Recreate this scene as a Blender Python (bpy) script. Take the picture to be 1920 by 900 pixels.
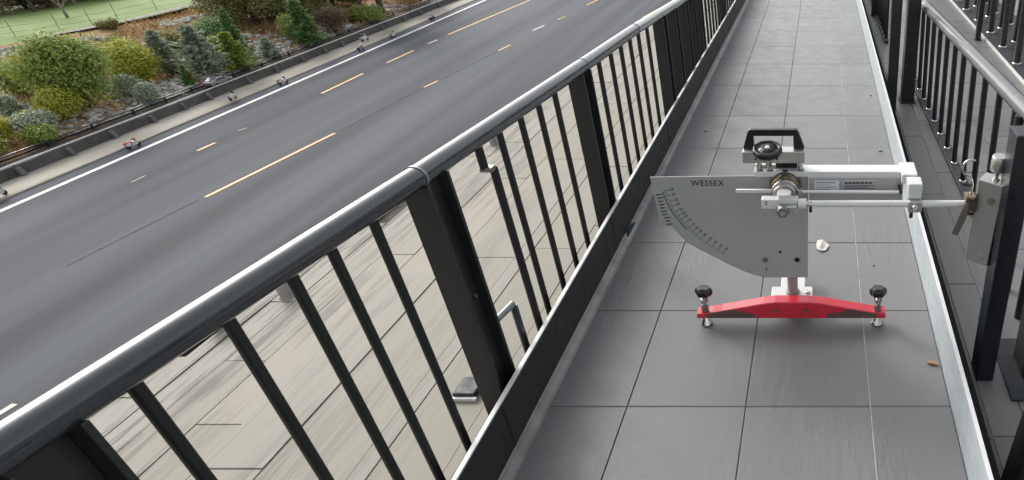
import bpy, math, random
import numpy as np
from mathutils import Vector, Matrix
random.seed(7); RNG = np.random.default_rng(11)
SC = bpy.context.scene
for o in list(bpy.data.objects): bpy.data.objects.remove(o)
COL = SC.collection
R = math.radians

# ------------------------------------------------------------------ camera, sky, sun, exposure
EYE = 1.6
cam_d = bpy.data.cameras.new('camera'); cam = bpy.data.objects.new('camera', cam_d); COL.objects.link(cam)
cam.location = (0, 0, EYE); cam.rotation_euler = (R(90 - 31.36), 0, 0)
cam_d.sensor_width = 36; cam_d.lens = 1188 / 1920 * 36; cam_d.shift_x = -580 / 1920
cam_d.clip_start = .02; cam_d.clip_end = 5000
SC.camera = cam
SC.render.resolution_x = 1024; SC.render.resolution_y = 480

SUN_EL, SUN_AZ = 33, -48          # degrees; azimuth from +Y towards +X, so the light comes over the road
W = bpy.data.worlds.new('World'); SC.world = W; W.use_nodes = True
nt = W.node_tree; bg = nt.nodes['Background']
sky = nt.nodes.new('ShaderNodeTexSky'); sky.sky_type = 'NISHITA'; sky.sun_disc = False
sky.sun_elevation = R(SUN_EL); sky.sun_rotation = R(SUN_AZ); sky.air_density = 1.0; sky.dust_density = 4.0; sky.ozone_density = 1.0
hsv = nt.nodes.new('ShaderNodeHueSaturation'); hsv.inputs['Saturation'].default_value = .22
nt.links.new(sky.outputs[0], hsv.inputs['Color']); nt.links.new(hsv.outputs[0], bg.inputs[0])
bg.inputs[1].default_value = .15
sd = bpy.data.lights.new('sun', 'SUN'); so = bpy.data.objects.new('sun', sd); COL.objects.link(so)
sd.energy = .52; sd.angle = R(10); sd.color = (1, .96, .9)
az, el = R(SUN_AZ), R(SUN_EL)
to_sun = Vector((math.sin(az) * math.cos(el), math.cos(az) * math.cos(el), math.sin(el)))
so.rotation_euler = to_sun.to_track_quat('Z', 'Y').to_euler(); so.location = to_sun * 30
SC.view_settings.view_transform = 'Standard'; SC.view_settings.look = 'None'
SC.view_settings.gamma = 1; SC.view_settings.use_curve_mapping = False
SC.view_settings.exposure = 0.95

# ------------------------------------------------------------------ materials
class N:
    """a small wrapper round one material's node tree"""
    def __init__(s, name):
        s.m = bpy.data.materials.new(name); s.m.use_nodes = True
        s.t = s.m.node_tree; s.b = s.t.nodes['Principled BSDF']
    def new(s, kind, **kw):
        n = s.t.nodes.new(kind)
        for k, v in kw.items(): setattr(n, k, v)
        return n
    def link(s, a, b): s.t.links.new(a, b)
    def noise(s, scale=5, detail=4, rough=.55, coord='Object', stretch=(1, 1, 1), world=False):
        n = s.new('ShaderNodeTexNoise'); n.inputs['Scale'].default_value = scale
        n.inputs['Detail'].default_value = detail; n.inputs['Roughness'].default_value = rough
        mp = s.new('ShaderNodeMapping'); mp.inputs['Scale'].default_value = stretch
        if world:
            g = s.new('ShaderNodeNewGeometry'); s.link(g.outputs['Position'], mp.inputs[0])
        else:
            c = s.new('ShaderNodeTexCoord'); s.link(c.outputs[coord], mp.inputs[0])
        s.link(mp.outputs[0], n.inputs['Vector']); return n.outputs[0]
    def ramp(s, fac, stops):
        r = s.new('ShaderNodeValToRGB'); e = r.color_ramp.elements
        while len(e) < len(stops): e.new(.5)
        for k, (p, c) in enumerate(stops):
            e[k].position = p; e[k].color = (*c, 1) if len(c) == 3 else c
        s.link(fac, r.inputs[0]); return r.outputs[0]
    def mix(s, fac, a, b, mode='MIX'):
        n = s.new('ShaderNodeMix', data_type='RGBA', blend_type=mode)
        for sock, v in ((n.inputs[0], fac), (n.inputs[6], a), (n.inputs[7], b)):
            if hasattr(v, 'links'): s.link(v, sock)
            elif isinstance(v, (int, float)): sock.default_value = v
            else: sock.default_value = (*v, 1)
        return n.outputs[2]
    def math(s, op, a, b=None):
        n = s.new('ShaderNodeMath', operation=op)
        for sock, v in ((n.inputs[0], a), (n.inputs[1], b)):
            if v is None: continue
            if hasattr(v, 'links'): s.link(v, sock)
            else: sock.default_value = v
        return n.outputs[0]
    def rnd(s): return s.new('ShaderNodeObjectInfo').outputs['Random']
    def island(s): return s.new('ShaderNodeNewGeometry').outputs['Random Per Island']
    def col(s, v):
        if hasattr(v, 'links'): s.link(v, s.b.inputs['Base Color'])
        else: s.b.inputs['Base Color'].default_value = (*v, 1)
        return s
    def rough(s, v):
        if hasattr(v, 'links'): s.link(v, s.b.inputs['Roughness'])
        else: s.b.inputs['Roughness'].default_value = v
        return s
    def set(s, **kw):
        for k, v in kw.items(): s.b.inputs[k.replace('_', ' ')].default_value = v
        return s
    def bump(s, hgt, strength=.2, dist=.01):
        n = s.new('ShaderNodeBump'); n.inputs['Strength'].default_value = strength; n.inputs['Distance'].default_value = dist
        s.link(hgt, n.inputs['Height']); s.link(n.outputs[0], s.b.inputs['Normal']); return s

M = {}
def tile_mat(name, c, var=.12):
    n = N(name); c = tuple(v * .74 for v in c)
    fine = n.noise(160, 3, .7, world=True); big = n.noise(1.6, 4, .6, world=True)
    c1 = tuple(v * (1 - var) for v in c); c2 = tuple(v * (1 + var) for v in c)
    k = n.mix(n.rnd(), c1, c2)
    k = n.mix(n.math('MULTIPLY', big, .55), k, tuple(v * .78 for v in c))
    k = n.mix(n.ramp(fine, [(.35, (.0, .0, .0)), (.7, (.22, .22, .22))]), k, tuple(v * 1.35 for v in c))
    dirt = n.ramp(n.noise(7, 6, .7, world=True), [(.58, (0, 0, 0)), (.75, (.3, .3, .3))])
    k = n.mix(dirt, k, (c[0] * 1.12, c[1] * 1.06, c[2] * .92))
    n.col(k)
    n.rough(n.ramp(n.noise(9, 4, .6, world=True), [(.3, (.3, .3, .3)), (.7, (.45, .45, .45))]))
    slate = n.noise(16, 5, .6, stretch=(1.6, .35, 1), world=True)
    msk = n.ramp(n.noise(1.1, 2, .5, world=True), [(.45, (0, 0, 0)), (.62, (1, 1, 1))])
    hh = n.math('ADD', n.math('MULTIPLY', slate, msk), n.math('MULTIPLY', fine, .22))
    n.bump(hh, .6, .008); M[name] = n.m
tile_mat('tile', (.235, .235, .232)); tile_mat('side_tile', (.235, .235, .23), .08)

n = N('grout_dark'); n.col(n.ramp(n.noise(30, world=True), [(.3, (.02, .02, .02)), (.7, (.06, .06, .058))])).rough(.9); M['grout_dark'] = n.m
n = N('grout_light'); n.col(n.ramp(n.noise(14, world=True), [(.3, (0.2250, 0.2250, 0.2175)), (.7, (0.4950, 0.4950, 0.4725))])).rough(.85); M['grout_light'] = n.m
n = N('light_band_grey'); n.col(n.ramp(n.noise(9, 5, world=True), [(.3, (0.1500, 0.1500, 0.1425)), (.7, (0.2700, 0.2700, 0.2550))])).rough(.5); M['light_band_grey'] = n.m

def paint(name, c, rough=.38, metal=0., coat=0., grime=.25, bump=.08, coat_rough=.12):
    n = N(name); c = tuple(v * .76 for v in c)
    g = n.ramp(n.noise(11, 5, .65, world=True), [(.45, (0, 0, 0)), (.8, (grime,) * 3)])
    n.col(n.mix(g, c, tuple(v * 1.6 + .015 for v in c)))
    n.rough(n.ramp(n.noise(23, 4, .6, world=True), [(.3, (rough * .8,) * 3), (.75, (rough * 1.3,) * 3)]))
    n.set(Metallic=metal, Coat_Weight=coat, Coat_Roughness=coat_rough)
    if bump: n.bump(n.noise(320, 2, world=True), bump, .001)
    M[name] = n.m
paint('black_paint', (.008, .0085, .0095), .42)
paint('navy_post', (.007, .009, .014), .3)
paint('black_post', (.019, .0195, .0208), .42)
paint('slate_rail', (.055, .062, .071), .26, .4, .6, .1, 0, .03)
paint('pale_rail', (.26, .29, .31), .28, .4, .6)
paint('steel_rail', (.085, .092, .098), .55, 0., .55, .1, 0, .03)
paint('slate_plate', (.03, .035, .04), .6)
paint('grey_tube', (.1, .1, .1), .25, .6)
paint('white_edge', (.8, .8, .79), .45)
paint('kick_black', (.016, .016, .0162), .62, 0, 0, .1, .03)
paint('white_paint', (.8, .8, .78), .3, 0, .3, .12, .03)
paint('black_plastic', (.006, .006, .0065), .3)
paint('silver', (.6, .59, .56), .33, .85, 0, .15, .03)
paint('chrome', (.72, .7, .67), .12, 1., 0, .1, 0)
paint('column_steel', (.36, .35, .33), .4, .15, 0, .1, 0)
paint('bronze', (.3, .23, .16), .28, .9, 0, .3, 0)
paint('dull_metal', (.3, .29, .26), .4, .8, 0, .4, .05)
paint('ink', (.012, .012, .012), .6, 0, 0, 0, 0)
paint('ink_soft', (.16, .16, .16), .6, 0, 0, 0, 0)
paint('sticker_white', (.74, .78, .79), .4, 0, 0, .1, 0)
paint('sticker_grey', (.42, .42, .42), .4, 0, 0, .1, 0)
paint('paper', (.8, .76, .68), .9, 0, 0, .3, .1)
paint('wood_chip', (.55, .33, .14), .8)
paint('pebble', (.5, .48, .44), .9)
paint('pale_bollard', (.4, .385, .35), .5)
n = N('galvanised')
v = n.new('ShaderNodeTexVoronoi'); v.inputs['Scale'].default_value = 26
g = n.new('ShaderNodeNewGeometry'); n.link(g.outputs['Position'], v.inputs['Vector'])
k = n.mix(n.math('MULTIPLY', v.outputs['Color'], .5), (0.3443, 0.3847, 0.4050), (0.5063, 0.5519, 0.5720))
k = n.mix(n.ramp(n.noise(4, 5, .7, world=True), [(.5, (0, 0, 0)), (.75, (.45, .45, .45))]), k, (.3, .31, .29))
n.col(k).rough(.45).set(Metallic=.1); M['galvanised'] = n.m

n = N('brushed_plate')
st = n.noise(5, 5, .7, stretch=(1, 60, 60), world=True); bl = n.noise(5, 3, .5, world=True)
n.col(n.mix(bl, (0.3300, 0.3337, 0.3300), (0.4050, 0.4050, 0.3975)))
n.rough(n.ramp(st, [(.3, (.3, .3, .3)), (.7, (.42, .42, .42))])).set(Metallic=.15).bump(st, .05, .001); M['brushed_plate'] = n.m

n = N('red_paint')
c = n.new('ShaderNodeTexCoord'); sp = n.new('ShaderNodeSeparateXYZ'); g = n.new('ShaderNodeNewGeometry'); n.link(g.outputs['Position'], sp.inputs[0])
xo = n.math('ABSOLUTE', n.math('ADD', sp.outputs[0], .118))          # distance from the bar's middle
zz = n.math('ADD', sp.outputs[2], n.math('MULTIPLY', n.noise(30, 4, .6, world=True), .02))
band = n.math('MULTIPLY', n.math('GREATER_THAN', xo, .14), n.math('LESS_THAN', xo, .335))
low = n.math('LESS_THAN', n.math('ADD', zz, n.math('MULTIPLY', n.math('ABSOLUTE', n.math('SUBTRACT', xo, .24)), .25)), .098)
fr = n.math('LESS_THAN', n.new('ShaderNodeSeparateXYZ').outputs[1], 2)
nrm = n.new('ShaderNodeSeparateXYZ'); n.link(g.outputs['Normal'], nrm.inputs[0])
front = n.math('LESS_THAN', nrm.outputs[1], -.7)
mk = n.math('MULTIPLY', n.math('MULTIPLY', band, low), front)
k = n.mix(n.noise(12, 4, world=True), (.5, .012, .03), (.62, .02, .045))
n.col(n.mix(n.math('MULTIPLY', mk, .93), k, (.075, .062, .055))).rough(.33).set(Coat_Weight=.3); M['red_paint'] = n.m

# beige terrace slabs with weathered streaks along their length
n = N('slab')
k = n.ramp(n.rnd(), [(0, (0.2396, 0.2262, 0.1857)), (.6, (0.2599, 0.2463, 0.2025)), (.85, (0.2700, 0.2599, 0.2295)), (1, (0.2970, 0.2632, 0.2093))])
k = n.mix(n.math('MULTIPLY', n.noise(3, 5, .6, world=True), .5), k, (0.2475, 0.2325, 0.1875))
g = n.new('ShaderNodeNewGeometry'); sp = n.new('ShaderNodeSeparateXYZ'); n.link(g.outputs['Position'], sp.inputs[0])
streak = n.noise(1, 7, .75, stretch=(26, 1.1, 1), world=True)
patch = n.noise(1.1, 3, .6, stretch=(1.6, .8, 1), world=True)
outer = n.new('ShaderNodeMapRange'); outer.inputs[1].default_value = -1.5; outer.inputs[2].default_value = -2.7; n.link(sp.outputs[0], outer.inputs[0])
sm = n.ramp(streak, [(.47, (0, 0, 0)), (.56, (1, 1, 1))])
amount = n.math('MULTIPLY', n.math('ADD', n.math('MULTIPLY', outer.outputs[0], .75), .06), n.ramp(patch, [(.36, (0, 0, 0)), (.52, (1, 1, 1))]))
k = n.mix(n.math('MULTIPLY', sm, amount), k, (.07, .065, .055))
hair = n.ramp(n.noise(1, 5, .7, stretch=(70, 1.6, 1), world=True), [(.57, (0, 0, 0)), (.64, (.8, .8, .8))])
k = n.mix(n.math('MULTIPLY', hair, n.math('ADD', n.math('MULTIPLY', outer.outputs[0], .6), .12)), k, (.1, .09, .075))
n.col(k).rough(.75).bump(n.math('ADD', streak, n.noise(90, 3, world=True)), .25, .004); M['slab'] = n.m
n = N('slab_bed'); n.col(n.ramp(n.noise(20, world=True), [(.3, (.035, .032, .027)), (.7, (.1, .09, .075))])).rough(.95); M['slab_bed'] = n.m

n = N('asphalt')
lane = n.noise(1, 3, .5, stretch=(.33, .012, 1), world=True); spec = n.noise(1, 5, .75, stretch=(3, 1.4, 3), world=True)
k = n.ramp(lane, [(.36, (0.0306, 0.0340, 0.0417)), (.5, (0.0545, 0.0607, 0.0737)), (.66, (0.0858, 0.0947, 0.1129))])
k = n.mix(n.math('MULTIPLY', spec, .35), k, (0.0480, 0.0496, 0.0536))
crack = n.ramp(n.noise(1, 6, .7, stretch=(1.2, .1, 1), world=True), [(.66, (0, 0, 0)), (.72, (.35, .35, .35))])
n.col(n.mix(crack, k, (.03, .03, .03))).rough(.8).set(Specular_IOR_Level=.22).bump(n.noise(14, 4, world=True), .2, .02); M['asphalt'] = n.m
def marking(name, c):
    n = N(name); w = n.ramp(n.noise(3, 6, .7, world=True), [(.5, (0, 0, 0)), (.75, (.5, .5, .5))])
    n.col(n.mix(w, c, (.2, .19, .17))).rough(.6); M[name] = n.m
n = N('tar'); n.col(n.ramp(n.noise(2, 5, .7, stretch=(1, .3, 1), world=True), [(.35, (.03, .03, .032)), (.6, (.085, .09, .098))])).rough(.8); M['tar'] = n.m
marking('yellow_mark', (0.5400, 0.3150, 0.0750)); marking('white_mark', (0.6150, 0.6150, 0.6000)); marking('pale_mark', (0.5400, 0.4950, 0.3900))
n = N('gutter_conc'); k = n.ramp(n.noise(1, 5, .65, stretch=(.8, .14, 1), world=True), [(.3, (0.2700, 0.2438, 0.1950)), (.7, (0.4500, 0.4200, 0.3600))])
n.col(n.mix(n.math('MULTIPLY', n.noise(2, 6, .7, world=True), .4), k, (0.3000, 0.2775, 0.2325))).rough(.85); M['gutter_conc'] = n.m
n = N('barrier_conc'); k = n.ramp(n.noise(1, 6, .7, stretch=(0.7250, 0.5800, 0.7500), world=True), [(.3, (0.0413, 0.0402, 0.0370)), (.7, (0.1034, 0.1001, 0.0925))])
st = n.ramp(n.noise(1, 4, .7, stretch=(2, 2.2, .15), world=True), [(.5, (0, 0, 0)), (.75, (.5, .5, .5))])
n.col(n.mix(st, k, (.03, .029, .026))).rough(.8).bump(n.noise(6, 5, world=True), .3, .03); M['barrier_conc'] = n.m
n = N('barrier_post'); n.col(n.ramp(n.noise(2, 4, world=True), [(.3, (0.0750, 0.0750, 0.0713)), (.7, (0.1425, 0.1387, 0.1312))])).rough(.8); M['barrier_post'] = n.m
n = N('grey_conc'); n.col(n.ramp(n.noise(2, 6, .65, world=True), [(.3, (0.1500, 0.1500, 0.1425)), (.7, (0.2400, 0.2325, 0.2175))])).rough(.85); M['grey_conc'] = n.m

n = N('soil')
k = n.ramp(n.noise(.5, 6, .65, world=True), [(.3, (.17, .065, .025)), (.46, (.34, .17, .065)), (.58, (.52, .35, .17)), (.75, (.3, .22, .075))])
k = n.mix(n.math('MULTIPLY', n.noise(5, 5, .7, world=True), .6), k, (.1, .055, .025))
n.col(k).rough(.95).bump(n.noise(3, 6, .7, world=True), .8, .2); M['soil'] = n.m
n = N('field_grass')
k = n.ramp(n.noise(.22, 6, .65, world=True), [(.3, (.13, .2, .045)), (.5, (.175, .255, .065)), (.7, (.23, .305, .09))])
k = n.mix(n.math('MULTIPLY', n.noise(3.5, 4, .7, world=True), .5), k, (.12, .18, .042))
n.col(k).rough(.9).bump(n.noise(9, 5, world=True), .6, .1); M['field_grass'] = n.m
n = N('path_gravel'); n.col(n.ramp(n.noise(2, 5, .7, world=True), [(.3, (.17, .17, .14)), (.7, (.3, .295, .26))])).rough(.95); M['path_gravel'] = n.m
n = N('ground_dirt'); n.col(n.ramp(n.noise(.05, 6, .6, world=True), [(.3, (.1, .12, .05)), (.7, (.18, .17, .1))])).rough(.95); M['ground_dirt'] = n.m
n = N('rock'); k = n.ramp(n.rnd(), [(0, (0.2000, 0.1875, 0.1625)), (.5, (0.4250, 0.4062, 0.3625)), (1, (0.6500, 0.6250, 0.5625))])
n.col(n.mix(n.math('MULTIPLY', n.noise(4, 5, .7, world=True), .4), k, (.16, .16, .15))).rough(.85).bump(n.noise(7, 4, world=True), .5, .05); M['rock'] = n.m
n = N('rubble'); k = n.ramp(n.island(), [(0, (0.1000, 0.0938, 0.0750)), (.5, (0.3625, 0.3438, 0.3063)), (1, (0.7000, 0.6750, 0.6125))])
n.col(n.mix(n.math('MULTIPLY', n.noise(6, 4, .7, world=True), .35), k, (.16, .16, .15))).rough(.88); M['rubble'] = n.m
n = N('bark'); n.col(n.ramp(n.noise(3, 5, .7, stretch=(3, 3, .5), world=True), [(.3, (.045, .032, .022)), (.7, (.12, .09, .065))])).rough(.9).bump(n.noise(9, 4, stretch=(2, 2, .4), world=True), .6, .05); M['bark'] = n.m
n = N('pale_bark'); n.col(n.ramp(n.noise(3, 5, .7, world=True), [(.3, (.14, .12, .09)), (.7, (.3, .27, .22))])).rough(.9); M['pale_bark'] = n.m
def leaf(name, a, b, c):
    n = N(name); k = n.ramp(n.island(), [(0, a), (.5, b), (1, c)])
    k = n.mix(n.math('MULTIPLY', n.noise(.9, 3, world=True), .55), k, a)
    n.col(k).rough(.62); M[name] = n.m
    tr = n.new('ShaderNodeBsdfTranslucent'); n.link(k, tr.inputs[0]); mx = n.new('ShaderNodeMixShader'); mx.inputs[0].default_value = .3
    out = n.t.nodes['Material Output']; n.link(n.b.outputs[0], mx.inputs[1]); n.link(tr.outputs[0], mx.inputs[2]); n.link(mx.outputs[0], out.inputs[0])
leaf('leaf_green', (0.1680, 0.2352, 0.0392), (0.3136, 0.4032, 0.0784), (0.4704, 0.5376, 0.1456))
leaf('leaf_yellow', (0.2464, 0.2912, 0.0224), (0.4704, 0.4816, 0.0560), (0.6496, 0.6160, 0.1120))
leaf('leaf_light', (0.24, 0.3, 0.07), (0.38, 0.45, 0.13), (0.5, 0.55, 0.22))
leaf('leaf_dark', (0.03, 0.045, 0.016), (0.07, 0.095, 0.03), (0.13, 0.155, 0.055))
leaf('leaf_blue', (0.2340, 0.2730, 0.1950), (0.3770, 0.4355, 0.3055), (0.5200, 0.5720, 0.4290))
leaf('leaf_conifer', (0.08, 0.16, 0.045), (0.16, 0.28, 0.08), (0.28, 0.4, 0.13))
leaf('leaf_olive', (0.151, 0.144, 0.034), (0.270, 0.254, 0.068), (0.423, 0.355, 0.119))
leaf('leaf_tree', (0.09, 0.1, 0.025), (0.2, 0.2, 0.055), (0.34, 0.31, 0.1))
leaf('dry_blade', (.26, .15, .055), (.42, .28, .12), (.58, .45, .24))
leaf('brown_twig', (.1, .07, .035), (.17, .12, .06), (.24, .18, .1))
paint('car_silver', (.36, .37, .4), .35, .5, .3); paint('car_glass', (.02, .022, .026), .08, 0, .6); paint('tyre', (.012, .012, .012), .8)
paint('bike_white', (.75, .75, .74), .3, 0, .4); paint('bike_red', (.6, .03, .02), .3, 0, .4); paint('bike_blue', (.1, .17, .32), .3, 0, .4)
paint('bike_dark', (.012, .011, .012), .4); paint('bike_orange', (.55, .2, .03), .3, 0, .3)
paint('lamp_red', (.5, .02, .02), .2); paint('fence_post', (.42, .42, .36), .7); paint('fence_wire', (.07, .07, .06), .5)

# ------------------------------------------------------------------ mesh helpers
class MB:
    def __init__(s): s.v = []; s.f = []; s.sm = []
    def add(s, vs, fs, smooth=False):
        o = len(s.v); s.v += [tuple(p) for p in vs]; s.f += [tuple(i + o for i in q) for q in fs]; s.sm += [smooth] * len(fs); return s
    def box(s, x0, x1, y0, y1, z0, z1, mat=None):
        vs = [Vector((x, y, z)) for z in (z0, z1) for y in (y0, y1) for x in (x0, x1)]
        if mat is not None: vs = [mat @ p for p in vs]
        return s.add(vs, [(0, 2, 3, 1), (4, 5, 7, 6), (0, 1, 5, 4), (2, 6, 7, 3), (0, 4, 6, 2), (1, 3, 7, 5)])
    def prism(s, pts, axis, a0, a1):
        """polygon pts (in the two other axes) extruded along axis; pts counted counter-clockwise"""
        k = len(pts)
        def P(p, a):
            if axis == 'y': return (p[0], a, p[1])
            if axis == 'x': return (a, p[0], p[1])
            return (p[0], p[1], a)
        vs = [P(p, a0) for p in pts] + [P(p, a1) for p in pts]
        fs = [tuple(range(k)), tuple(range(2 * k - 1, k - 1, -1))] + [(i, i + k, (i + 1) % k + k, (i + 1) % k) for i in range(k)]
        return s.add(vs, fs)
    def tube(s, path, rad, n=12, caps=True):
        """round tube along a path with one radius or a radius for each point"""
        path = [Vector(p) for p in path]; m = len(path)
        rad = [rad] * m if not hasattr(rad, '__len__') else rad
        d0 = (path[1] - path[0]).normalized()
        u = d0.orthogonal().normalized()
        rings = []
        for i in range(m):
            d = ((path[i + 1] - path[i]).normalized() if i < m - 1 else Vector()) + ((path[i] - path[i - 1]).normalized() if i else Vector())
            d.normalize(); u = (u - d * u.dot(d)).normalized(); w = d.cross(u)
            rings.append([path[i] + (u * math.cos(a) + w * math.sin(a)) * rad[i] for a in (2 * math.pi * j / n for j in range(n))])
        vs = [p for r_ in rings for p in r_]
        fs = [(i * n + j, i * n + (j + 1) % n, (i + 1) * n + (j + 1) % n, (i + 1) * n + j) for i in range(m - 1) for j in range(n)]
        s.add(vs, fs, True)
        if caps:
            s.add(rings[0], [tuple(range(n - 1, -1, -1))]); s.add(rings[-1], [tuple(range(n))])
        return s
    def lathe(s, prof, n=20, mat=None, lobes=0, depth=0.):
        """profile (r, z) turned round z; lobes give a hand knob its grip"""
        vs = []
        for r_, z in prof:
            for j in range(n):
                a = 2 * math.pi * j / n; q = r_ * (1 + depth * math.cos(lobes * a)) if lobes else r_
                vs.append(Vector((q * math.cos(a), q * math.sin(a), z)))
        if mat is not None: vs = [mat @ p for p in vs]
        k = len(prof)
        fs = [(i * n + j, i * n + (j + 1) % n, (i + 1) * n + (j + 1) % n, (i + 1) * n + j) for i in range(k - 1) for j in range(n)]
        s.add(vs, fs, True)
        s.add(vs[:n], [tuple(range(n - 1, -1, -1))]); s.add(vs[-n:], [tuple(range(n))]); return s
    def mesh(s, name, mat):
        me = bpy.data.meshes.new(name); me.from_pydata(s.v, [], s.f)
        me.polygons.foreach_set('use_smooth', s.sm); me.materials.append(M[mat]); me.update(); return me
    def obj(s, name, mat, parent=None, bevel=0, seg=2):
        return link(name, s.mesh(name, mat), parent, bevel, seg)

def link(name, me, parent=None, bevel=0, seg=2):
    o = bpy.data.objects.new(name, me); COL.objects.link(o)
    if parent is not None: attach(o, parent)
    if bevel:
        b = o.modifiers.new('bevel', 'BEVEL'); b.width = bevel; b.segments = seg; b.limit_method = 'ANGLE'
    return o
WORLD_OF = {}
def attach(o, parent):
    """parent o while keeping its mesh in world coordinates"""
    o.parent = parent; o.matrix_parent_inverse = WORLD_OF.get(parent.name, Matrix()).inverted()
def thing(name, label, cat, loc=(0, 0, 0), group=None):
    o = bpy.data.objects.new(name, None); COL.objects.link(o); o.location = loc; o.empty_display_size = .1
    WORLD_OF[o.name] = Matrix.Translation(loc)
    return tag(o, label, cat, group)
def tag(o, label=None, cat=None, group=None, kind=None):
    for k, v in (('label', label), ('category', cat), ('group', group), ('kind', kind)):
        if v: o[k] = v
    return o
def struct(o, label=None, cat=None): return tag(o, label, cat, kind='structure')

def place(name, me, loc, scale=(1, 1, 1), rz=0, parent=None):
    o = bpy.data.objects.new(name, me); COL.objects.link(o); o.location = loc; o.scale = scale; o.rotation_euler = (0, 0, rz)
    if parent is not None: o.parent = parent; o.matrix_parent_inverse = WORLD_OF.get(parent.name, Matrix()).inverted()
    return o

def tile_mesh(name, mat, ch=.012):
    """a flat piece one unit square with a chamfered rim, top at z = 0"""
    m = MB(); a, b = .5, .5 - ch
    vs = [(x * a, y * a, z) for z in (-1, -.25) for x, y in ((-1, -1), (1, -1), (1, 1), (-1, 1))]
    vs += [(x * b, y * b, 0) for x, y in ((-1, -1), (1, -1), (1, 1), (-1, 1))]
    vs = [(x * 2 * .5, y * 2 * .5, z) for x, y, z in vs]
    fs = [(8, 9, 10, 11)]
    for i in range(4):
        j = (i + 1) % 4; fs += [(i, j, j + 4, i + 4), (i + 4, j + 4, j + 8, i + 8)]
    m.add(vs, fs); return m.mesh(name, mat)

# ------------------------------------------------------------------ the setting: ground, road, embankment, field
ROAD = -16.4
def smooth(a, b, x):
    t = min(1, max(0, (x - a) / (b - a))); return t * t * (3 - 2 * t)
def field_edge(y): return -75.4 + 3.6 * smooth(56, 70, y)
def terrain(x, y):
    u = max(0, min(1, (-53.3 - x) / 20.))
    z = -15.6 + 2.2 * u
    k = math.sin(math.pi * u)
    return z + k * (.22 * math.sin(x * .9 + y * .35) + .18 * math.sin(y * .8 - x * .4) + .1 * math.sin(2.3 * x + 1.7 * y))
m = MB(); xs = [-2600, -900, -300, -130, -90, -73.6, -66, -60, -53.4, -53.2, -40, -10, 20, 200, 900, 2600]
ys = [-2600, -600, -100, 0, 30, 60, 100, 200, 600, 2600]
for y in ys:
    for x in xs:
        z = -13.46 if x < -73.5 else (terrain(x, y) - .6 if x < -53.3 else ROAD - .06)
        m.v.append((x, y, z))
nx = len(xs)
m.f = [(j * nx + i, j * nx + i + 1, (j + 1) * nx + i + 1, (j + 1) * nx + i) for j in range(len(ys) - 1) for i in range(nx - 1)]
m.sm = [False] * len(m.f)
struct(m.obj('ground', 'ground_dirt'), 'broad earth ground running out to the horizon', 'ground')

def sheet(name, mat, x0, x1, y0, y1, nx, ny, zf, xf=None):
    m = MB()
    for j in range(ny + 1):
        y = y0 + (y1 - y0) * j / ny
        for i in range(nx + 1):
            x = x0 + (x1 - x0) * i / nx
            if xf: x = xf(i / nx, y)
            m.v.append((x, y, zf(x, y)))
    q = nx + 1
    m.f = [(j * q + i, j * q + i + 1, (j + 1) * q + i + 1, (j + 1) * q + i) for j in range(ny) for i in range(nx)]
    m.sm = [True] * len(m.f); return m.obj(name, mat)
road = struct(sheet('road', 'asphalt', -49.7, -8, -60, 420, 1, 1, lambda x, y: ROAD), 'wide grey asphalt road seen from above', 'road')
bank = struct(sheet('embankment', 'soil', 0, 0, 20, 130, 46, 220, terrain, lambda t, y: -53.2 + (field_edge(y) - .4 + 53.2) * t), 'brown soil bank with rocks and shrubs behind the barrier', 'embankment')
struct(sheet('field', 'field_grass', 0, 0, 20, 160, 10, 60, lambda x, y: -13.36 + .1 * math.sin(x * .15) * math.sin(y * .1), lambda t, y: field_edge(y) + (-135 - field_edge(y)) * t), 'open mown green field above the bank', 'field')
struct(sheet('path', 'path_gravel', 0, 0, 62, 130, 2, 40, lambda x, y: -13.25, lambda t, y: field_edge(y) + .15 - .35 * smooth(62, 70, y) - 1.1 * t), 'narrow grey gravel path along the field edge', 'path')
# concrete gutter with a small kerb face towards the road
m = MB(); m.prism([(-52.3, ROAD - .05), (-49.72, ROAD - .05), (-49.72, ROAD + .1), (-49.86, ROAD + .13), (-52.3, ROAD + .16)], 'y', -40, 300)
struct(m.obj('gutter', 'gutter_conc'), 'pale concrete gutter strip at the foot of the barrier', 'gutter')
m = MB(); m.box(-49.7, -48.62, -40, 300, ROAD - .02, ROAD + .004)
# painted lines: each dash is a piece of the road
def dash(name, mat, a, b, w):
    a = Vector((*a, 0)); b = Vector((*b, 0)); d = (b - a).normalized(); s_ = Vector((d.y, -d.x, 0)) * w / 2
    z = Vector((0, 0, ROAD + .006)); z1 = Vector((0, 0, ROAD + .018))
    m = MB(); q = [a - s_, a + s_, b + s_, b - s_]
    m.add([p + z for p in q] + [p + z1 for p in q], [(4, 5, 6, 7), (0, 1, 5, 4), (1, 2, 6, 5), (2, 3, 7, 6), (3, 0, 4, 7)])
    return m.obj(name, mat, road)
for a, b, w in (((-37.8, 34.57), (-36.7, 45), .24), ((-35.85, 56), (-35.6, 57.9), .2), ((-34.56, 68.5), (-34.3, 70.9), .22), ((-32.66, 92.3), (-32.1, 98), .24),
             ((-44.28, 41.7), (-44.2, 43.15), .22), ((-43.95, 54.3), (-43.95, 60.2), .24), ((-43.8, 63.8), (-43.7, 68.5), .24),
             ((-43.5, 75.5), (-42.0, 96), .26), ((-33.5, 83.3), (-33.2, 85.2), .2), ((-23.0, 84.5), (-21.0, 97), .24)):
    dash('yellow_dash', 'yellow_mark', a, b, w)
for a, b, w in (((-43.64, 71.4), (-43.5, 73.1), .24), ((-34.4, 77.6), (-34.0, 80.1), .26), ((-31.0, 16.5), (-30.88, 17.45), .26)):
    dash('white_dash', 'pale_mark', a, b, w)
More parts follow.
